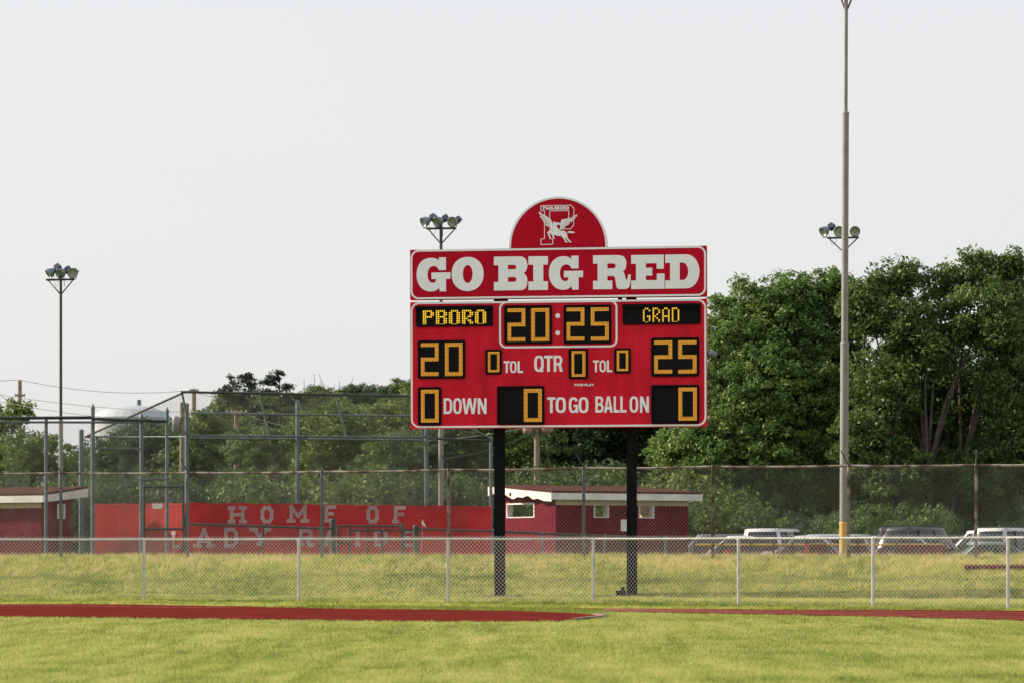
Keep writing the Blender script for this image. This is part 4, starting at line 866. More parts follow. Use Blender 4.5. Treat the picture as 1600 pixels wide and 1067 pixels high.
def util_pole(px, Y, ytop, r, label, cross=None, cans=(), guy=None, canm=None):
    root = empty("utility_pole", gnd(px, Y), 0, label, "utility pole", "wooden utility poles")
    MB().tube(gnd(px, Y), at(px, ytop, Y), r * 1.2, r * .85, 10).build("pole", M_wood, root)
    if cross:
        for y, hw in cross:
            MB().tube(at(px - hw, y, Y - .15), at(px + hw, y + .6, Y - .15), .06, .06, 6).build("crossarm", M_wood, root)
            for k in (-1, -.5, .5, 1): MB().lathe([(.02, 0), (.035, .03), (.03, .08), (0, .09)], at(px + hw * k * .95, y - .5, Y - .15), (0, 0, 1), 8).build("insulator", M_trans, root)
    for cx, y0, y1, rr in cans:
        c = at(cx, y1, Y - .1); h = at(cx, y0, Y).z - c.z
        MB().lathe([(0, 0), (rr, 0), (rr, h * .92), (rr * .9, h), (0, h + .05)], c, (0, 0, 1), 14).build("transformer", canm or M_trans, root)
    if guy: MB().tube(at(*guy[0], Y), at(*guy[1], Y), .012, .012, 5).build("guy_wire", M_galvd, root)
    return root
util_pole(31, 170, 594, .13, "thin utility pole top poking above the leftmost tree", [(617, 8)])
util_pole(303, 165, 607, .14, "distant utility pole just right of the backstop corner", [(609.5, 7)])
util_pole(285, 118, 628, .11, "wooden utility pole with grey transformer can beside backstop corner post", None, [(275, 651, 674, .15)])
util_pole(369.5, 130, 641, .12, "wooden utility pole with crossarm seen through the backstop mesh", [(644, 16), (686, 9)], [(359, 684, 692, .14), (380, 683, 692, .14)])
util_pole(839, 118, 655, .125, "wooden utility pole with rusty transformers under the scoreboard", [(664, 18)], [(825, 664, 676.5, .2), (855, 662, 675, .26)], ((848, 668), (866, 760)), M_peach)
def wire(a, b, ya, yb, sag, label, r=.014):
    p = at(*a, ya); q = at(*b, yb); pts = [p + (q - p) * (i / 16) - UP * (sag * 4 * (i / 16) * (1 - i / 16)) for i in range(17)]
    tag(MB().path(pts, r, 5).build("power_line", M_thinwire), label, "power line", "power lines strung behind the ball field")
wire((-60, 590), (31, 593), 170, 170, .1, "short upper power line entering at left edge above leftmost tree")
wire((31, 593), (303, 609), 170, 165, .4, "upper power line sloping from the leftmost utility pole towards the backstop")
wire((-60, 606), (369, 645), 150, 130, .3, "middle power line crossing the sky left of the backstop")
wire((-60, 612), (285, 658), 140, 118, .3, "lowest power line crossing just above the tall left fence")
wire((369, 643), (839, 664), 130, 118, .9, "power line sagging across the trees behind the backstop mesh")
wire((369, 686), (700, 690), 130, 120, .9, "lower power line sagging behind the backstop mesh", .012)
wire((303, 612), (520, 628), 165, 330, .8, "thin power line running up to the wooded hill")
wire((839, 672), (690, 716), 118, 112, .2, "service line dropping left from the rusty transformer pole")

# ---------------------------------------------------------------- storage tank far behind
Ytk = 420.0; c = gnd(206, Ytk)
tk = empty("storage_tank", c, 0, "pale blue-grey domed storage tank beyond the trees at left", "storage tank")
R = 63 / F * Ytk; zt_ = at(206, 653, Ytk).z; ztop = at(206, 632.5, Ytk).z
MB().lathe([(R, 0), (R, zt_)], c, (0, 0, 1), 28).build("shell", M_tank, tk)
o = MB().lathe([(R * 1.01, zt_), (R * .82, zt_ + (ztop - zt_) * .48), (R * .55, zt_ + (ztop - zt_) * .8), (R * .25, zt_ + (ztop - zt_) * .96), (0, ztop)], c, (0, 0, 1), 28).build("dome_roof", M_tank, tk)
for p in o.data.polygons: p.use_smooth = False
MB().tube(c + UP * (ztop - .1) + Vector((1.0, 0, 0)), c + UP * (ztop + .75) + Vector((1.0, 0, 0)), .3, .3, 8).build("vent", M_galvd, tk)

# ---------------------------------------------------------------- cars
def ring(hx, hy, z, cx=0, cy=0, n=24, p=.45):
    return [Vector((cx + hx * math.copysign(abs(math.cos(q)) ** p, math.cos(q)), cy + hy * math.copysign(abs(math.sin(q)) ** p, math.sin(q)), z)) for q in [2 * math.pi * i / n for i in range(n)]]
def car(px, Y, rot, kind, col, label, H, z0=0.0, rails=False, roofcol=None):
    root = empty("parked_car", gnd(px, Y) + UP * z0, rot, label, "car", "cars parked behind the right-hand fence")
    pm = mat("car_paint_%.2f_%.2f_%.2f" % col, col, .35, .1, var=.03, coat=.25, spec=.4)
    L, W = {"suv": (4.7, 1.9), "sedan": (4.6, 1.8), "wagon": (4.7, 1.82)}[kind]; belt = H * .60; y0, y1 = -L / 2, L / 2
    # local +y is the nose
    if kind == "sedan": cab = (-L * .36, L * .22); roof = (-L * .17, L * .05)
    elif kind == "wagon": cab = (-L * .47, L * .22); roof = (-L * .40, L * .06)
    else: cab = (-L * .48, L * .20); roof = (-L * .43, L * .06)
    mb = MB(); rg = []
    for f, hw, zl_, zh in ((0, .82, .42, belt * .80), (.02, .93, .34, belt * .93), (.10, .99, .28, belt * .99), (.30, 1, .26, belt), (.62, 1, .26, belt), (.78, .99, .27, belt * .95), (.92, .95, .30, belt * .86), (.985, .86, .36, belt * .74), (1, .74, .44, belt * .62)):
        yy = y0 + L * f; hx = W / 2 * hw; n = 20; R_ = []
        for i in range(n):
            q = 2 * math.pi * i / n; cx = math.copysign(abs(math.cos(q)) ** .4, math.cos(q)); sz = math.copysign(abs(math.sin(q)) ** .45, math.sin(q))
            R_.append(Vector((hx * cx * (1 - .06 * max(0, sz)), yy, (zl_ + zh) / 2 + (zh - zl_) / 2 * sz)))
        rg.append(R_)
    mb.loft(rg); bd = mb.build("body", pm, root, True)
    zb_, zr = belt - .03, H - .05; cy0, cy1 = cab; ry0, ry1 = roof
    def gr(f, ex=0.0): 
        a = cy0 + (ry0 - cy0) * f; b = cy1 + (ry1 - cy1) * f; hw = W / 2 * (.955 - .20 * f)
        return ring(hw + ex, (b - a) / 2 + ex, zb_ + (zr - zb_) * f, 0, (a + b) / 2)
    MB().loft([gr(0), gr(.15), gr(.5), gr(.93)]).build("windows", M_glass, root, True)
    mb = MB(); top = gr(.90, .012); a = (ry0 + ry1) / 2
    r2 = [v + UP * .045 for v in gr(.97, .008)]; r3 = [Vector((v.x * .86, (v.y - a) * .93 + a, H - .008)) for v in gr(1)]; r4 = [Vector((v.x * .45, (v.y - a) * .6 + a, H)) for v in gr(1)]
    mb.loft([top, r2, r3, r4]); mb.build("roof", roofcol or pm, root, True)
    def pil(i0, i1, nm="pillar"):
        A0, A1 = gr(0, .010), gr(.93, .010); mb = MB(); n = 24
        idx = list(range(i0, i1 + 1)); vs = [A0[i % n] for i in idx] + [A1[i % n] for i in idx]; m_ = len(idx)
        mb.add(vs, [(k, k + 1, m_ + k + 1, m_ + k) for k in range(m_ - 1)], True); mb.build(nm, pm, root, True)
    for i0 in (3, 8, 15, 20): pil(i0, i0 + 1)          # corner pillars
    for s_ in (-1, 1):
        for fy in ((.02, .40) if kind != "sedan" else (.0,)):
            yy = cy0 + (cy1 - cy0) * (.5 - fy * .8); x0 = s_ * (W / 2 * .955 + .008); x1 = s_ * (W / 2 * .77 + .012); mb = MB()
            mb.add([(x0, yy - .05, zb_), (x0, yy + .05, zb_), (x1, yy * .9 + .03, zb_ + (zr - zb_) * .93), (x1, yy * .9 - .05, zb_ + (zr - zb_) * .93)], [(0, 1, 2, 3)]); mb.build("pillar", M_blk, root, True)
        mb = MB(); mb.lathe([(0, -.10), (.07, -.08), (.085, 0), (.06, .08), (0, .1)], (s_ * (W / 2 + .06), cy1 - .35, belt + .05), (s_, .1, 0), 10); mb.build("mirror", pm, root, True)
        for yy in (y0 + L * .19, y0 + L * .80):
            mb = MB(); mb.lathe([(.20, -.11), (.33, -.10), (.35, -.05), (.35, .05), (.33, .10), (.20, .11)], (s_ * (W / 2 - .12), yy, .35), (1, 0, 0), 20); wh = mb.build("wheel", M_tyre, root, True)
            mb = MB(); mb.lathe([(0, .09 * s_), (.08, .10 * s_), (.20, .085 * s_), (.215, .105 * s_)], (s_ * (W / 2 - .12), yy, .35), (1, 0, 0), 16); mb.build("rim", M_rim, wh, True)
        mb = MB(); mb.box(min(s_ * W * .36, s_ * W * .45), y0 - .015, belt * .62, max(s_ * W * .36, s_ * W * .45), y0 + .12, belt * .9); mb.build("tail_light", M_tail, root, True)
        mb = MB(); mb.box(min(s_ * W * .25, s_ * W * .38), y1 - .26, belt * .52, max(s_ * W * .25, s_ * W * .38), y1 - .085, belt * .64); mb.build("headlight", M_paper, root, True)
        if rails: MB().path([(s_ * W * .33, ry0 + .1, H - .03), (s_ * W * .33, ry0 + .2, H + .035), (s_ * W * .33, ry1 - .3, H + .035), (s_ * W * .33, ry1 - .15, H - .03)], .016, 6).build("roof_rail", M_dark, root, True)
    return root
Rd = math.radians
WHT, SIL, DGY, GRN, BLU = (.62, .63, .65), (.40, .42, .45), (.055, .065, .085), (.21, .30, .26), (.20, .24, .30)
car(1104, 106, Rd(80), "suv", (.10, .11, .13), "dark car with silvery roof at the right end of the maroon dugout", 1.62, -.02)
car(1152, 103, Rd(70), "sedan", (.60, .62, .66), "low white car between the dugout and the white utility wagon", 1.50, .02)
car(1219, 104, Rd(-24), "suv", WHT, "white four-wheel drive with roof rails between dugout and pale pole", 1.77, .0, True)
car(1276, 107, Rd(75), "wagon", SIL, "silver car just left of the pale pole's yellow base", 1.55, .05)
car(1352, 108, Rd(80), "sedan", (.52, .55, .60), "pale silver car just right of the pale pole's yellow base", 1.50, .04)
car(1388, 112, Rd(70), "sedan", BLU, "blue-grey car partly hidden behind the dark grey sport wagon", 1.52, .06)
car(1447, 101, Rd(-42), "suv", (.045, .052, .066), "dark grey sport wagon with black rear window right of pale pole", 1.74, .06, True)
car(1527, 109, Rd(70), "suv", (.60, .61, .63), "white car half hidden behind the dark grey sport wagon", 1.70, .05)
car(1592, 102, Rd(-40), "suv", (.55, .57, .60), "white sport wagon cut off by the right edge of the picture", 1.78, .0, True)
car(1180, 112, Rd(85), "sedan", (.58, .60, .62), "white car roof just left behind the white four-wheel drive", 1.55, .1)
car(1262, 101, Rd(60), "sedan", (.48, .52, .58), "pale blue-silver car directly right of the white four-wheel drive", 1.50, .02)
car(1318, 113, Rd(80), "wagon", (.60, .61, .62), "white car half hidden behind the pale pole", 1.66, .1)
car(1405, 100, Rd(75), "sedan", (.55, .58, .62), "low silver car touching the dark grey sport wagon's left side", 1.46, .0)
car(1560, 113, Rd(75), "suv", (.30, .32, .35), "grey car roof between the two white cars at far right", 1.68, .1)
car(1530, 93, Rd(97), "sedan", GRN, "pale green car standing nearest the fence at the right", 1.31, -.02)

# outfield fence with yellow cap in front of the cars
of = empty("outfield_fence", gnd(1290, 79), 0, "low maroon mesh fence with yellow safety cap in front of the cars", "fence")
Yo = 79.0
for px in (1084, 1128, 1173, 1209, 1238, 1290, 1340, 1400, 1419, 1476):
    p = at(px, 847, Yo); MB().tube((p.x, Yo, 0), p, .032, .032, 8).build("post", M_dark, of)
for a, b in ((1084, 1290), (1290, 1476)): MB().tube(at(a, 850.5, Yo), at(b, 850.5, Yo), .030, .030, 8).build("safety_cap", mat("yellow_cap", (.60, .33, .03), .5, var=.1), of)
M_mm = mat("maroon_windscreen", (.20, .03, .05), .7, var=.2, trans=.3)
def panel(a, b, t, m, nm):
    mb = MB(); q = [gnd(a, Yo - .04), gnd(b, Yo - .04), at(b, t, Yo - .04), at(a, t, Yo - .04)]; k = [p + Vector((0, .02, 0)) for p in q]
    mb.add(q + k, [(0, 1, 2, 3), (7, 6, 5, 4), (0, 4, 5, 1), (1, 5, 6, 2), (2, 6, 7, 3), (3, 7, 4, 0)]); mb.build(nm, m, of)
panel(1257.5, 1264, 848.5, mat("bright_red_pad", (.55, .06, .06), .5), "pad"); panel(1265, 1290, 849.5, M_mm, "windscreen"); panel(1401, 1478, 850.5, M_mm, "windscreen"); panel(1130, 1142, 858, M_tail, "windscreen")
chain([gnd(1084, Yo), gnd(1290, Yo), at(1290, 851, Yo), at(1084, 851, Yo)], .05, .013, M_mm, of)
chain([gnd(1290, Yo), gnd(1476, Yo), at(1476, 851, Yo), at(1290, 851, Yo)], .05, .013, M_mm, of)

# ---------------------------------------------------------------- trees
def leafmat(name, cols, trans=.36): return tint_mat(name, cols, .5, trans, .35, spec=.35, nweight=.18)
LM = [leafmat("deep_green_leaves", [(0.037, 0.073, 0.029), (0.071, 0.128, 0.034), (0.128, 0.194, 0.047), (0.232, 0.275, 0.081)]),
      leafmat("yellow_green_leaves", [(0.041, 0.080, 0.023), (0.088, 0.147, 0.034), (0.165, 0.219, 0.052), (0.268, 0.312, 0.091)]),
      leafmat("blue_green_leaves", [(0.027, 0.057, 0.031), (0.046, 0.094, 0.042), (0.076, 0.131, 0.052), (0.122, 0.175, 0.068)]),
      leafmat("dark_conifer_needles", [(0.024, 0.040, 0.029), (0.039, 0.062, 0.039), (0.061, 0.088, 0.052)], .12)]
def leaf_mesh(name, lobes, nclump, per, leaf, seed, crad=(.45, .8), shell=.38, flat=.6, sparse=None):
    g = np.random.default_rng(seed); lobes = np.array(lobes, float); ar_ = (lobes[:, 3] * lobes[:, 4] + lobes[:, 4] * lobes[:, 5] + lobes[:, 3] * lobes[:, 5]); ar_ /= ar_.sum()
    li = g.choice(len(lobes), nclump, p=ar_); d = g.normal(size=(nclump, 3)); d /= np.linalg.norm(d, axis=1)[:, None]
    rr = g.random(nclump) ** shell * 1.10; C = lobes[li, :3] + d * rr[:, None] * lobes[li, 3:6]; ctint = g.normal(0, .13, nclump)
    cr_ = g.uniform(*crad, nclump); n = nclump * per; ci = np.repeat(np.arange(nclump), per)
    o_ = g.normal(size=(n, 3)); o_ /= np.linalg.norm(o_, axis=1)[:, None]; o_ *= (g.random(n) ** .45)[:, None] * cr_[ci][:, None]; o_[:, 2] *= flat
    o_[:, 2] -= .25 * (o_[:, 0] ** 2 + o_[:, 1] ** 2) / cr_[ci]
    P = C[ci] + o_
    nn = g.normal(size=(n, 3)) * .75 + d[ci] * .35 + np.array([0, 0, .75]); nn /= np.linalg.norm(nn, axis=1)[:, None]
    a = np.cross(nn, g.normal(size=(n, 3))); a /= np.linalg.norm(a, axis=1)[:, None]; b = np.cross(nn, a)
    s_ = leaf * g.uniform(.65, 1.35, n)[:, None]
    V = np.empty((n, 4, 3)); V[:, 0] = P - a * s_ * .6; V[:, 1] = P + b * s_ * .33 - a * s_ * .05; V[:, 2] = P + a * s_ * .6 - nn * s_ * .12; V[:, 3] = P - b * s_ * .33 - a * s_ * .05
    me = bpy.data.meshes.new(name); me.vertices.add(n * 4); me.vertices.foreach_set("co", V.ravel()); me.loops.add(n * 4); me.loops.foreach_set("vertex_index", np.arange(n * 4, dtype=np.int32))
    me.polygons.add(n); me.polygons.foreach_set("loop_start", np.arange(0, n * 4, 4, dtype=np.int32)); me.polygons.foreach_set("loop_total", np.full(n, 4, dtype=np.int32))
    t = np.clip(g.beta(2.2, 2.2, n) * .8 + .1 + ctint[ci], 0, 1); at_ = me.attributes.new("tint", 'FLOAT', 'POINT'); at_.data.foreach_set("value", np.repeat(t, 4).astype(np.float32))
    me.update(); me.validate(); return me, C
def limb_mesh(name, base, lobes, r, seed, stems=1, fork=.32, twigs=None):
    rd = random.Random(seed); mb = MB(); L = sorted([Vector(l_[:3]) for l_ in lobes], key=lambda v: v.x); zt2 = max(l_.z for l_ in L)
    for s_ in range(stems):
        off = Vector((s_ - (stems - 1) / 2, rd.uniform(-.4, .4), 0)) * (r * 1.5 if stems > 1 else 0)
        f0 = base + off + Vector((rd.uniform(-.3, .3), rd.uniform(-.3, .3), zt2 * fork)) + off * 2.0
        mb.path([base + off - UP * .2, (base + off) * .5 + f0 * .5 + Vector((rd.uniform(-.1, .1), 0, 0)), f0], r / stems ** .5, 9, r * .72 / stems ** .5)
        for l_ in L[len(L) * s_ // stems:len(L) * (s_ + 1) // stems]:
            m_ = (f0 + l_) / 2 + Vector((rd.uniform(-.5, .5), rd.uniform(-.5, .5), rd.uniform(-.2, .6))); rb = r * .42 / stems ** .5
            mb.path([f0 - UP * .2, f0 * .5 + m_ * .5 + UP * .12, m_, m_ * .4 + l_ * .6, l_ + UP * .3], rb, 6, rb * .22)
            for _ in range(4):
                q = m_ + (l_ - m_) * rd.random(); e = q + Vector((rd.uniform(-1.2, 1.2), rd.uniform(-1.2, 1.2), rd.uniform(.1, 1.2))); mb.path([q, (q + e) / 2 + UP * .1, e], rb * .32, 5, rb * .08)
    me = mb.mesh(name); me.materials.append(M_bark); return me
def tree_from(px, Y, crown, trunk, m, label, group=None, rz=0.0, sc=(1, 1, 1), name="tree", z=0.0, cat="tree"):
    root = empty(name, gnd(px, Y) + UP * z, rz, label, cat, group); root.scale = sc
    for nm, me in (("trunk", trunk), ("crown", crown)):
        if me is None: continue
        o = bpy.data.objects.new(nm, me); COL.objects.link(o); o.parent = root
        if nm == "crown" and m is not None:
            if not me.materials: me.materials.append(m)
            o.material_slots[0].link = 'OBJECT'; o.material_slots[0].material = m
    return root
# the two big trees at the right (lobes measured in photo pixels at their depth)
def lobes_px(px, Y, L):
    k = Y / F; return [((x - px) * k, dy, CH + (HZ - y) * k, rx * k, rx * k * .9, rz * k) for x, y, dy, rx, rz in L]
LA = lobes_px(1225, 124, [(1122, 505, .3, 42, 44), (1168, 482, 0, 46, 44), (1222, 468, 0, 50, 46), (1280, 466, .4, 48, 46), (1325, 505, .6, 40, 58), (1316, 462, .5, 36, 40), (1225, 540, -.8, 66, 62), (1160, 550, -.8, 58, 62), (1290, 560, .2, 55, 72), (1130, 620, -.8, 58, 60), (1195, 610, -2.2, 70, 66), (1270, 630, -1.8, 66, 66), (1065, 705, -1.2, 52, 36), (1120, 690, -2.4, 60, 52), (1205, 710, -2.8, 66, 54), (1285, 720, -2.2, 52, 62), (1225, 570, 2.2, 105, 110), (1125, 780, -3.4, 52, 44), (1195, 800, -3.0, 52, 44)])
cm, _ = leaf_mesh("crown_big_round", LA, 3600, 46, .135, 11, (.20, .56), .34)
tree_from(1225, 124, cm, limb_mesh("trunk_big_round", Vector((.6, 0, 0)), LA, .30, 4, 1, .3), leafmat("fresh_green_leaves", [(.042, .092, .034), (.090, .168, .044), (.165, .26, .060), (.32, .38, .11)]), "large rounded green tree between scoreboard and pale pole")
LB = lobes_px(1450, 120, [(1395, 438, 0, 36, 30), (1425, 428, .2, 24, 22), (1355, 490, -.5, 44, 44), (1350, 464, -.2, 34, 32), (1400, 510, -1.0, 48, 40), (1440, 540, -1.2, 48, 50), (1480, 460, .4, 38, 42), (1520, 425, 0, 36, 36), (1532, 405, 0, 16, 16), (1565, 440, 0, 36, 40), (1585, 412, 0, 18, 20), (1597, 490, .3, 46, 50), (1530, 500, -1.4, 60, 56), (1580, 590, -1.2, 60, 62), (1380, 600, -1.0, 55, 60), (1350, 690, -1.4, 52, 55), (1400, 740, -1.8, 50, 50), (1510, 640, 1.2, 66, 60), (1600, 700, -1.0, 62, 62), (1540, 740, -.8, 62, 52), (1455, 600, 2.5, 90, 90), (1470, 760, 2.2, 80, 55), (1560, 800, 1.2, 60, 42)])
cm, _ = leaf_mesh("crown_big_broad", LB, 2600, 50, .145, 23, (.25, .62), .36)
tree_from(1450, 120, cm, limb_mesh("trunk_big_broad", Vector((-.2, -1.2, 0)), LB, .34, 9, 3, .33), LM[0], "tallest broad tree with forked bare limbs right of the pale pole")
# prototypes reused behind
def proto(name, kind, seed):
    g = random.Random(seed)
    if kind == "round": L = [(g.uniform(-1.6, 1.6), g.uniform(-1.4, 1.4), g.uniform(2.6, 7.4), *( [g.uniform(1.2, 1.9)] * 2), g.uniform(1.1, 1.7)) for _ in range(9)] + [(0, 0, 5, 2.3, 2.2, 2.9), (0, 0, 2.2, 2.4, 2.2, 1.7)]
    elif kind == "tall": L = [(g.uniform(-1.0, 1.0), g.uniform(-1.0, 1.0), 1.8 + i * .75, g.uniform(.9, 1.5), g.uniform(.9, 1.4), g.uniform(.9, 1.3)) for i in range(10)] + [(0, 0, 4.2, 1.7, 1.6, 3.2)]
    elif kind == "sparse": L = [(g.uniform(-2.2, 2.2), g.uniform(-1.6, 1.6), g.uniform(3.0, 7.6), *([g.uniform(.6, 1.0)] * 2), g.uniform(.5, .9)) for _ in range(13)]
    else: L = [(g.uniform(-1.6, 1.6), g.uniform(-1.2, 1.2), g.uniform(.6, 1.5), g.uniform(.8, 1.3), g.uniform(.8, 1.2), g.uniform(.6, 1.0)) for _ in range(7)]
    nc, per, lf_, sh = {"round": (950, 42, .15, .36), "tall": (850, 42, .15, .36), "sparse": (260, 34, .17, .6), "bush": (520, 40, .085, .4)}[kind]
    cm, _ = leaf_mesh("crown_" + name, L, nc, per, lf_, seed, ((.22, .58) if kind != 'bush' else (.15, .4)), sh)
    tr = limb_mesh("trunk_" + name, Vector((0, 0, 0)), L, .2 if kind != "bush" else .05, seed, 1, .3)
    return cm, tr
PR = {"ra": proto("round_a", "round", 31), "rb": proto("round_b", "round", 37), "ta": proto("tall_a", "tall", 41), "tb": proto("tall_b", "tall", 43), "sp": proto("sparse", "sparse", 47), "bu": proto("bush", "bush", 53), "bv": proto("bush_b", "bush", 59)}
HT = {"ra": 8.9, "rb": 8.9, "ta": 9.6, "tb": 9.6, "sp": 8.4, "bu": 2.4, "bv": 2.4}
def put(pk, px, ytop, Y, m, label, wide=1.0, rz=0.0, z=0.0, name="tree", cat="tree", group="trees behind the ball field"):
    h = at(px, ytop, Y).z - z; s_ = h / HT[pk]; return tree_from(px, Y, PR[pk][0], PR[pk][1], LM[m], label, group, rz, (s_ * wide, s_ * wide, s_), name, z, cat)
put("sp", 40, 612, 140, 1, "thin-crowned tree showing sky gaps at the far left above the fence", 1.0, .4)
put("ra", -18, 648, 133, 0, "leafy tree cut off by the left picture edge", 1.1, 1.0)
put("rb", 75, 660, 128, 1, "round tree behind the slender far-left light pole", 1.05, 2.0)
put("ra", 150, 658, 150, 0, "dark tree below the pale storage tank's left side", 1.1, 3.1)
put("tb", 205, 655, 138, 2, "dusky tree in front of the storage tank's middle", 1.35, .2)
put("rb", 262, 648, 145, 0, "tree below the storage tank's right side beside the transformer pole", 1.0, 4.0)
put("ta", 318, 640, 132, 1, "yellow-green tree just right of the backstop corner", 1.2, 1.4)
put("ra", 372, 668, 136, 2, "dark tree around the utility pole seen through the mesh", 1.1, 5.0)
put("rb", 425, 650, 126, 0, "green tree left of the backstop's middle post", 1.0, .8)
put("ta", 492, 640, 124, 1, "sunlit tree just right of the backstop's middle post", 1.15, 2.6)
put("tb", 552, 622, 122, 1, "sunlit tall tree below the second hood strut", 1.2, 3.3)
put("ra", 640, 574, 128, 1, "high round tree rising against the scoreboard's left edge", .95, 1.9)
put("rb", 600, 660, 118, 0, "green tree low behind the backstop beside the scoreboard", 1.0, 5.4)
put("ta", 705, 615, 126, 0, "green tree seen under the scoreboard's lower left corner", 1.3, .5)
put("rb", 775, 600, 131, 1, "olive tree seen around the scoreboard's left post", 1.1, 1.2)
put("ra", 850, 585, 135, 2, "dark tree behind the rusty transformer pole", 1.1, 2.2)
put("rb", 925, 575, 138, 2, "dark tree between the scoreboard's two posts", 1.1, 4.4)
put("tb", 1005, 560, 136, 2, "dark tree beside the scoreboard's right post", 1.4, 3.7)
put("ra", 1330, 520, 146, 2, "shadowy tree filling the gap behind the pale pole", 1.1, .9)
put("rb", 1640, 470, 134, 0, "tree cut off by the right picture edge", 1.0, 2.9)
put("ra", 1440, 560, 150, 2, "dark tree showing through the broad tree's limbs", 1.2, 5.1)
put("rb", 1560, 560, 152, 2, "dark tree behind the broad tree at right", 1.2, 1.7)
put("rb", 1245, 610, 148, 2, "shadowy tree low behind the big round tree's trunk", 1.2, 3.4)
put("ra", 1100, 600, 150, 2, "dark tree behind the big round tree", 1.2, 2.4)
BU = [(1125, 768, 113, 0, "sunlit shrub by the right end of the maroon dugout", "bu"), (1195, 795, 114, 2, "shade-darkened shrub behind the white four-wheel drive", "bv"), (1262, 798, 116, 2, "shrub between the white four-wheel drive and the pale pole", "bu"), (1378, 782, 112, 0, "rounded sunlit shrub right of the pale pole", "bv"), (1450, 802, 117, 2, "dark shrub behind the dark grey sport wagon", "bu"),  # right-hand shrubs get dark leaves: the canopy's shade is in their colour
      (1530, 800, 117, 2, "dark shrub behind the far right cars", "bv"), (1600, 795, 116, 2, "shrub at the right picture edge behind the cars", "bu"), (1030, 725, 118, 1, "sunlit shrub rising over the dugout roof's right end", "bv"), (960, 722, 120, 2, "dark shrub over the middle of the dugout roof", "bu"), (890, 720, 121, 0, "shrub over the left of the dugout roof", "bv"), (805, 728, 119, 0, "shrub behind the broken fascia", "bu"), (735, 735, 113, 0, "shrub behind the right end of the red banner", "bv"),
      (660, 730, 112, 2, "shrub behind the banner below the scoreboard corner", "bu"), (590, 735, 111, 0, "shrub behind the word OF", "bv"), (530, 730, 110, 1, "shrub behind the letter E of HOME", "bu"), (455, 738, 111, 0, "shrub behind the letter M of HOME", "bv"), (385, 735, 112, 2, "shrub behind the letters H and O", "bu"), (325, 735, 111, 0, "shrub above the banner's left corner", "bv"), (255, 735, 112, 2, "shrub behind the narrow gate", "bu"), (185, 732, 113, 0, "shrub above the salmon banner panel", "bv"), (110, 735, 112, 0, "shrub behind the left dugout's right end", "bu"), (35, 730, 113, 2, "shrub above the left dugout's roof", "bv")]
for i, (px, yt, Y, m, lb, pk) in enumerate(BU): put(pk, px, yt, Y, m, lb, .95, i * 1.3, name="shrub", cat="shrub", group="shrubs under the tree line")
# wooded hill far behind: terrain + individual trees
hv = []; hf = []; nxh = 40; nyh = 14
for j in range(nyh + 1):
    for i in range(nxh + 1):
        X = -55 + 95 * i / nxh; Yh_ = 300 + 160 * j / nyh
        h = 13.5 * math.exp(-((X + 8) / 26) ** 2) * smooth(300, 370, Yh_) * (1 - smooth(410, 460, Yh_)); hv.append((X, Yh_, h - .2))
for j in range(nyh):
    for i in range(nxh): a = j * (nxh + 1) + i; hf.append((a, a + 1, a + nxh + 2, a + nxh + 1))
hm = bpy.data.meshes.new("hill"); hm.from_pydata(hv, [], hf); hm.polygons.foreach_set("use_smooth", [True] * len(hf)); hm.update()
tag(link("hill", hm, mat("hill_undergrowth", (.03, .055, .018), .95, var=.3, scale=.3)), kind="structure")
rd = random.Random(5)
HTREES = [(300, 632), (322, 622), (345, 611), (368, 606), (392, 606), (416, 606), (440, 606), (462, 602), (486, 600), (508, 593), (530, 594), (552, 597), (574, 592), (596, 590), (618, 590), (640, 588), (668, 588), (335, 640), (380, 635), (428, 632), (470, 628), (515, 622), (560, 620), (605, 618), (650, 615)]
ORD = ['first', 'second', 'third', 'fourth', 'fifth', 'sixth', 'seventh', 'eighth', 'ninth', 'tenth', 'eleventh', 'twelfth', 'thirteenth', 'fourteenth', 'fifteenth', 'sixteenth', 'seventeenth']
ORD = [w_ + ' from the left' for w_ in ORD] + [w_ + ' from the left' for w_ in ORD[:8]]
for i, (px, yt) in enumerate(HTREES):
    Y = 372 if i < 17 else 335; X = (px - 800) / F * Y; h = 13.5 * math.exp(-((X + 8) / 26) ** 2) * smooth(300, 370, Y) - .3
    side = "on the far hill's ridge" if i < 17 else "on the near face of the far hill"
    put(("ra", "rb", "ta")[i % 3], px, yt + rd.uniform(-2, 3), Y, (0, 2, 1, 0)[i % 4], "round tree %s, %s" % (side, ORD[i]), rd.uniform(1.0, 1.35), rd.uniform(0, 6), h, group="trees on the far hill")
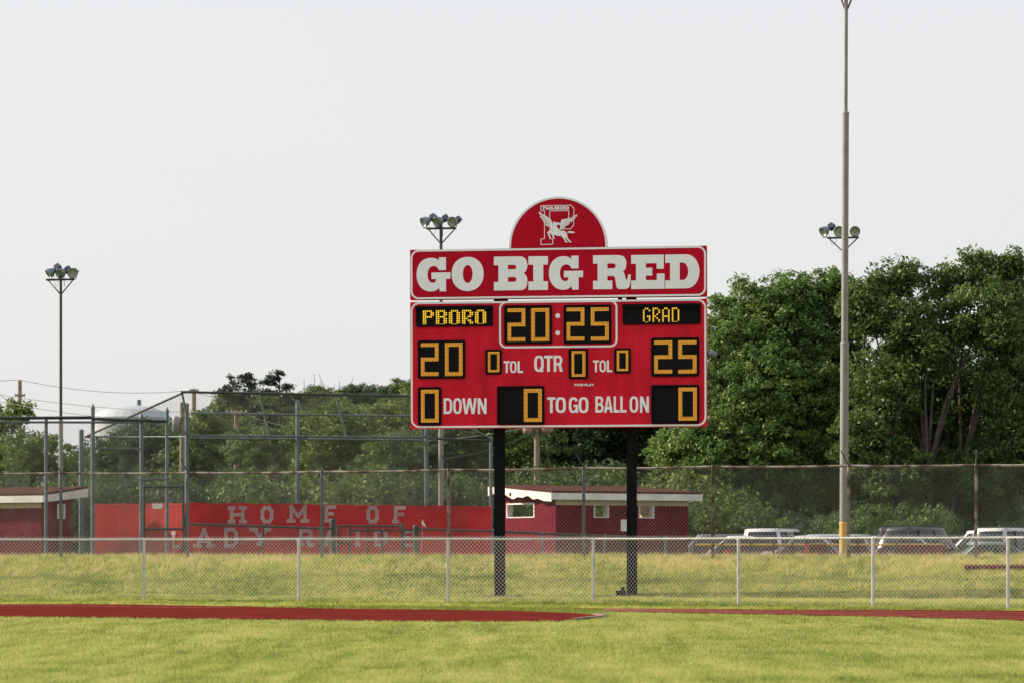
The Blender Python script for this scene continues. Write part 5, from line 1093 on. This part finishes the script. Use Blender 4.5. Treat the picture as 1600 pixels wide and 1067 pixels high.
# conifer and two small dark trees on the skyline
def conifer(px, Y, ytop, label, wd=2.0, seed=3, frac=.4, n=520):
    """ragged dark tree: drooping side sprays round a thin stem"""
    H_ = at(px, ytop, Y).z; L = []; g = random.Random(seed); mb = MB(); mb.path([(0, 0, 0), (0.05, 0, H_ * .5), (0, 0, H_ * .97)], .16, 7, .03)
    for i in range(15):
        f = i / 14; z = H_ * (1 - frac + frac * .97 * f); r_ = wd * (1 - f) ** .5 * g.uniform(.5, 1.1) + .15; a = g.uniform(0, 6.28) if i % 2 else g.choice((0, 3.14)) + g.uniform(-.5, .5)
        for q in (.45, .85): L.append((math.cos(a) * r_ * q, math.sin(a) * r_ * q, z - .12 * r_ * q + .25 * q, .30 + r_ * .16, .30, .16))
        mb.path([(0, 0, z - .2), (math.cos(a) * r_ * .5, math.sin(a) * r_ * .5, z), (math.cos(a) * r_, math.sin(a) * r_, z + .1)], .035, 5, .01)
    cm, _ = leaf_mesh("crown_conifer", L, n, 22, .13, seed, (.18, .36), .6, .5)
    me = mb.mesh("trunk_conifer"); me.materials.append(M_bark); tree_from(px, Y, cm, me, LM[3], label, "dark trees on the skyline left of the scoreboard")
conifer(437, 180, 582, "dark ragged conifer standing highest on the skyline left of the scoreboard", 2.0, 3, .34, 330)
conifer(364, 190, 591, "small dark tuft-topped tree, left one of the pair on the skyline", .6, 8, .14, 75)
conifer(388, 190, 587, "small dark tuft-topped tree, right one of the pair on the skyline", .65, 12, .16, 85)
for px, yt, seed, lb in ((478, 583, 1, "bare dead tree on the skyline nearest the conifer"), (497, 582, 2, "bare dead tree in the middle of the skyline trio"), (528, 578, 3, "bare dead tree on the skyline nearest the scoreboard")):
    Yd = 185; H_ = at(px, yt, Yd).z; g = random.Random(seed); root = empty("dead_tree", gnd(px, Yd), 0, lb, "tree", "bare dead trees on the skyline")
    MB().path([(0, 0, 0), (.1, 0, H_ * .5), (-.1, 0, H_ * .82)], .15, 6, .07).build("trunk", M_bark, root, True)
    for k in range(7):
        z = H_ * g.uniform(.62, .82); e = Vector((g.uniform(-1.3, 1.3), g.uniform(-.6, .6), H_ * g.uniform(.86, 1.0)))
        MB().path([(-.05, 0, z), (e.x * .5, e.y * .5, (z + e.z) / 2 - .1), e], .05, 5, .012).build("branch", M_bark, root, True)
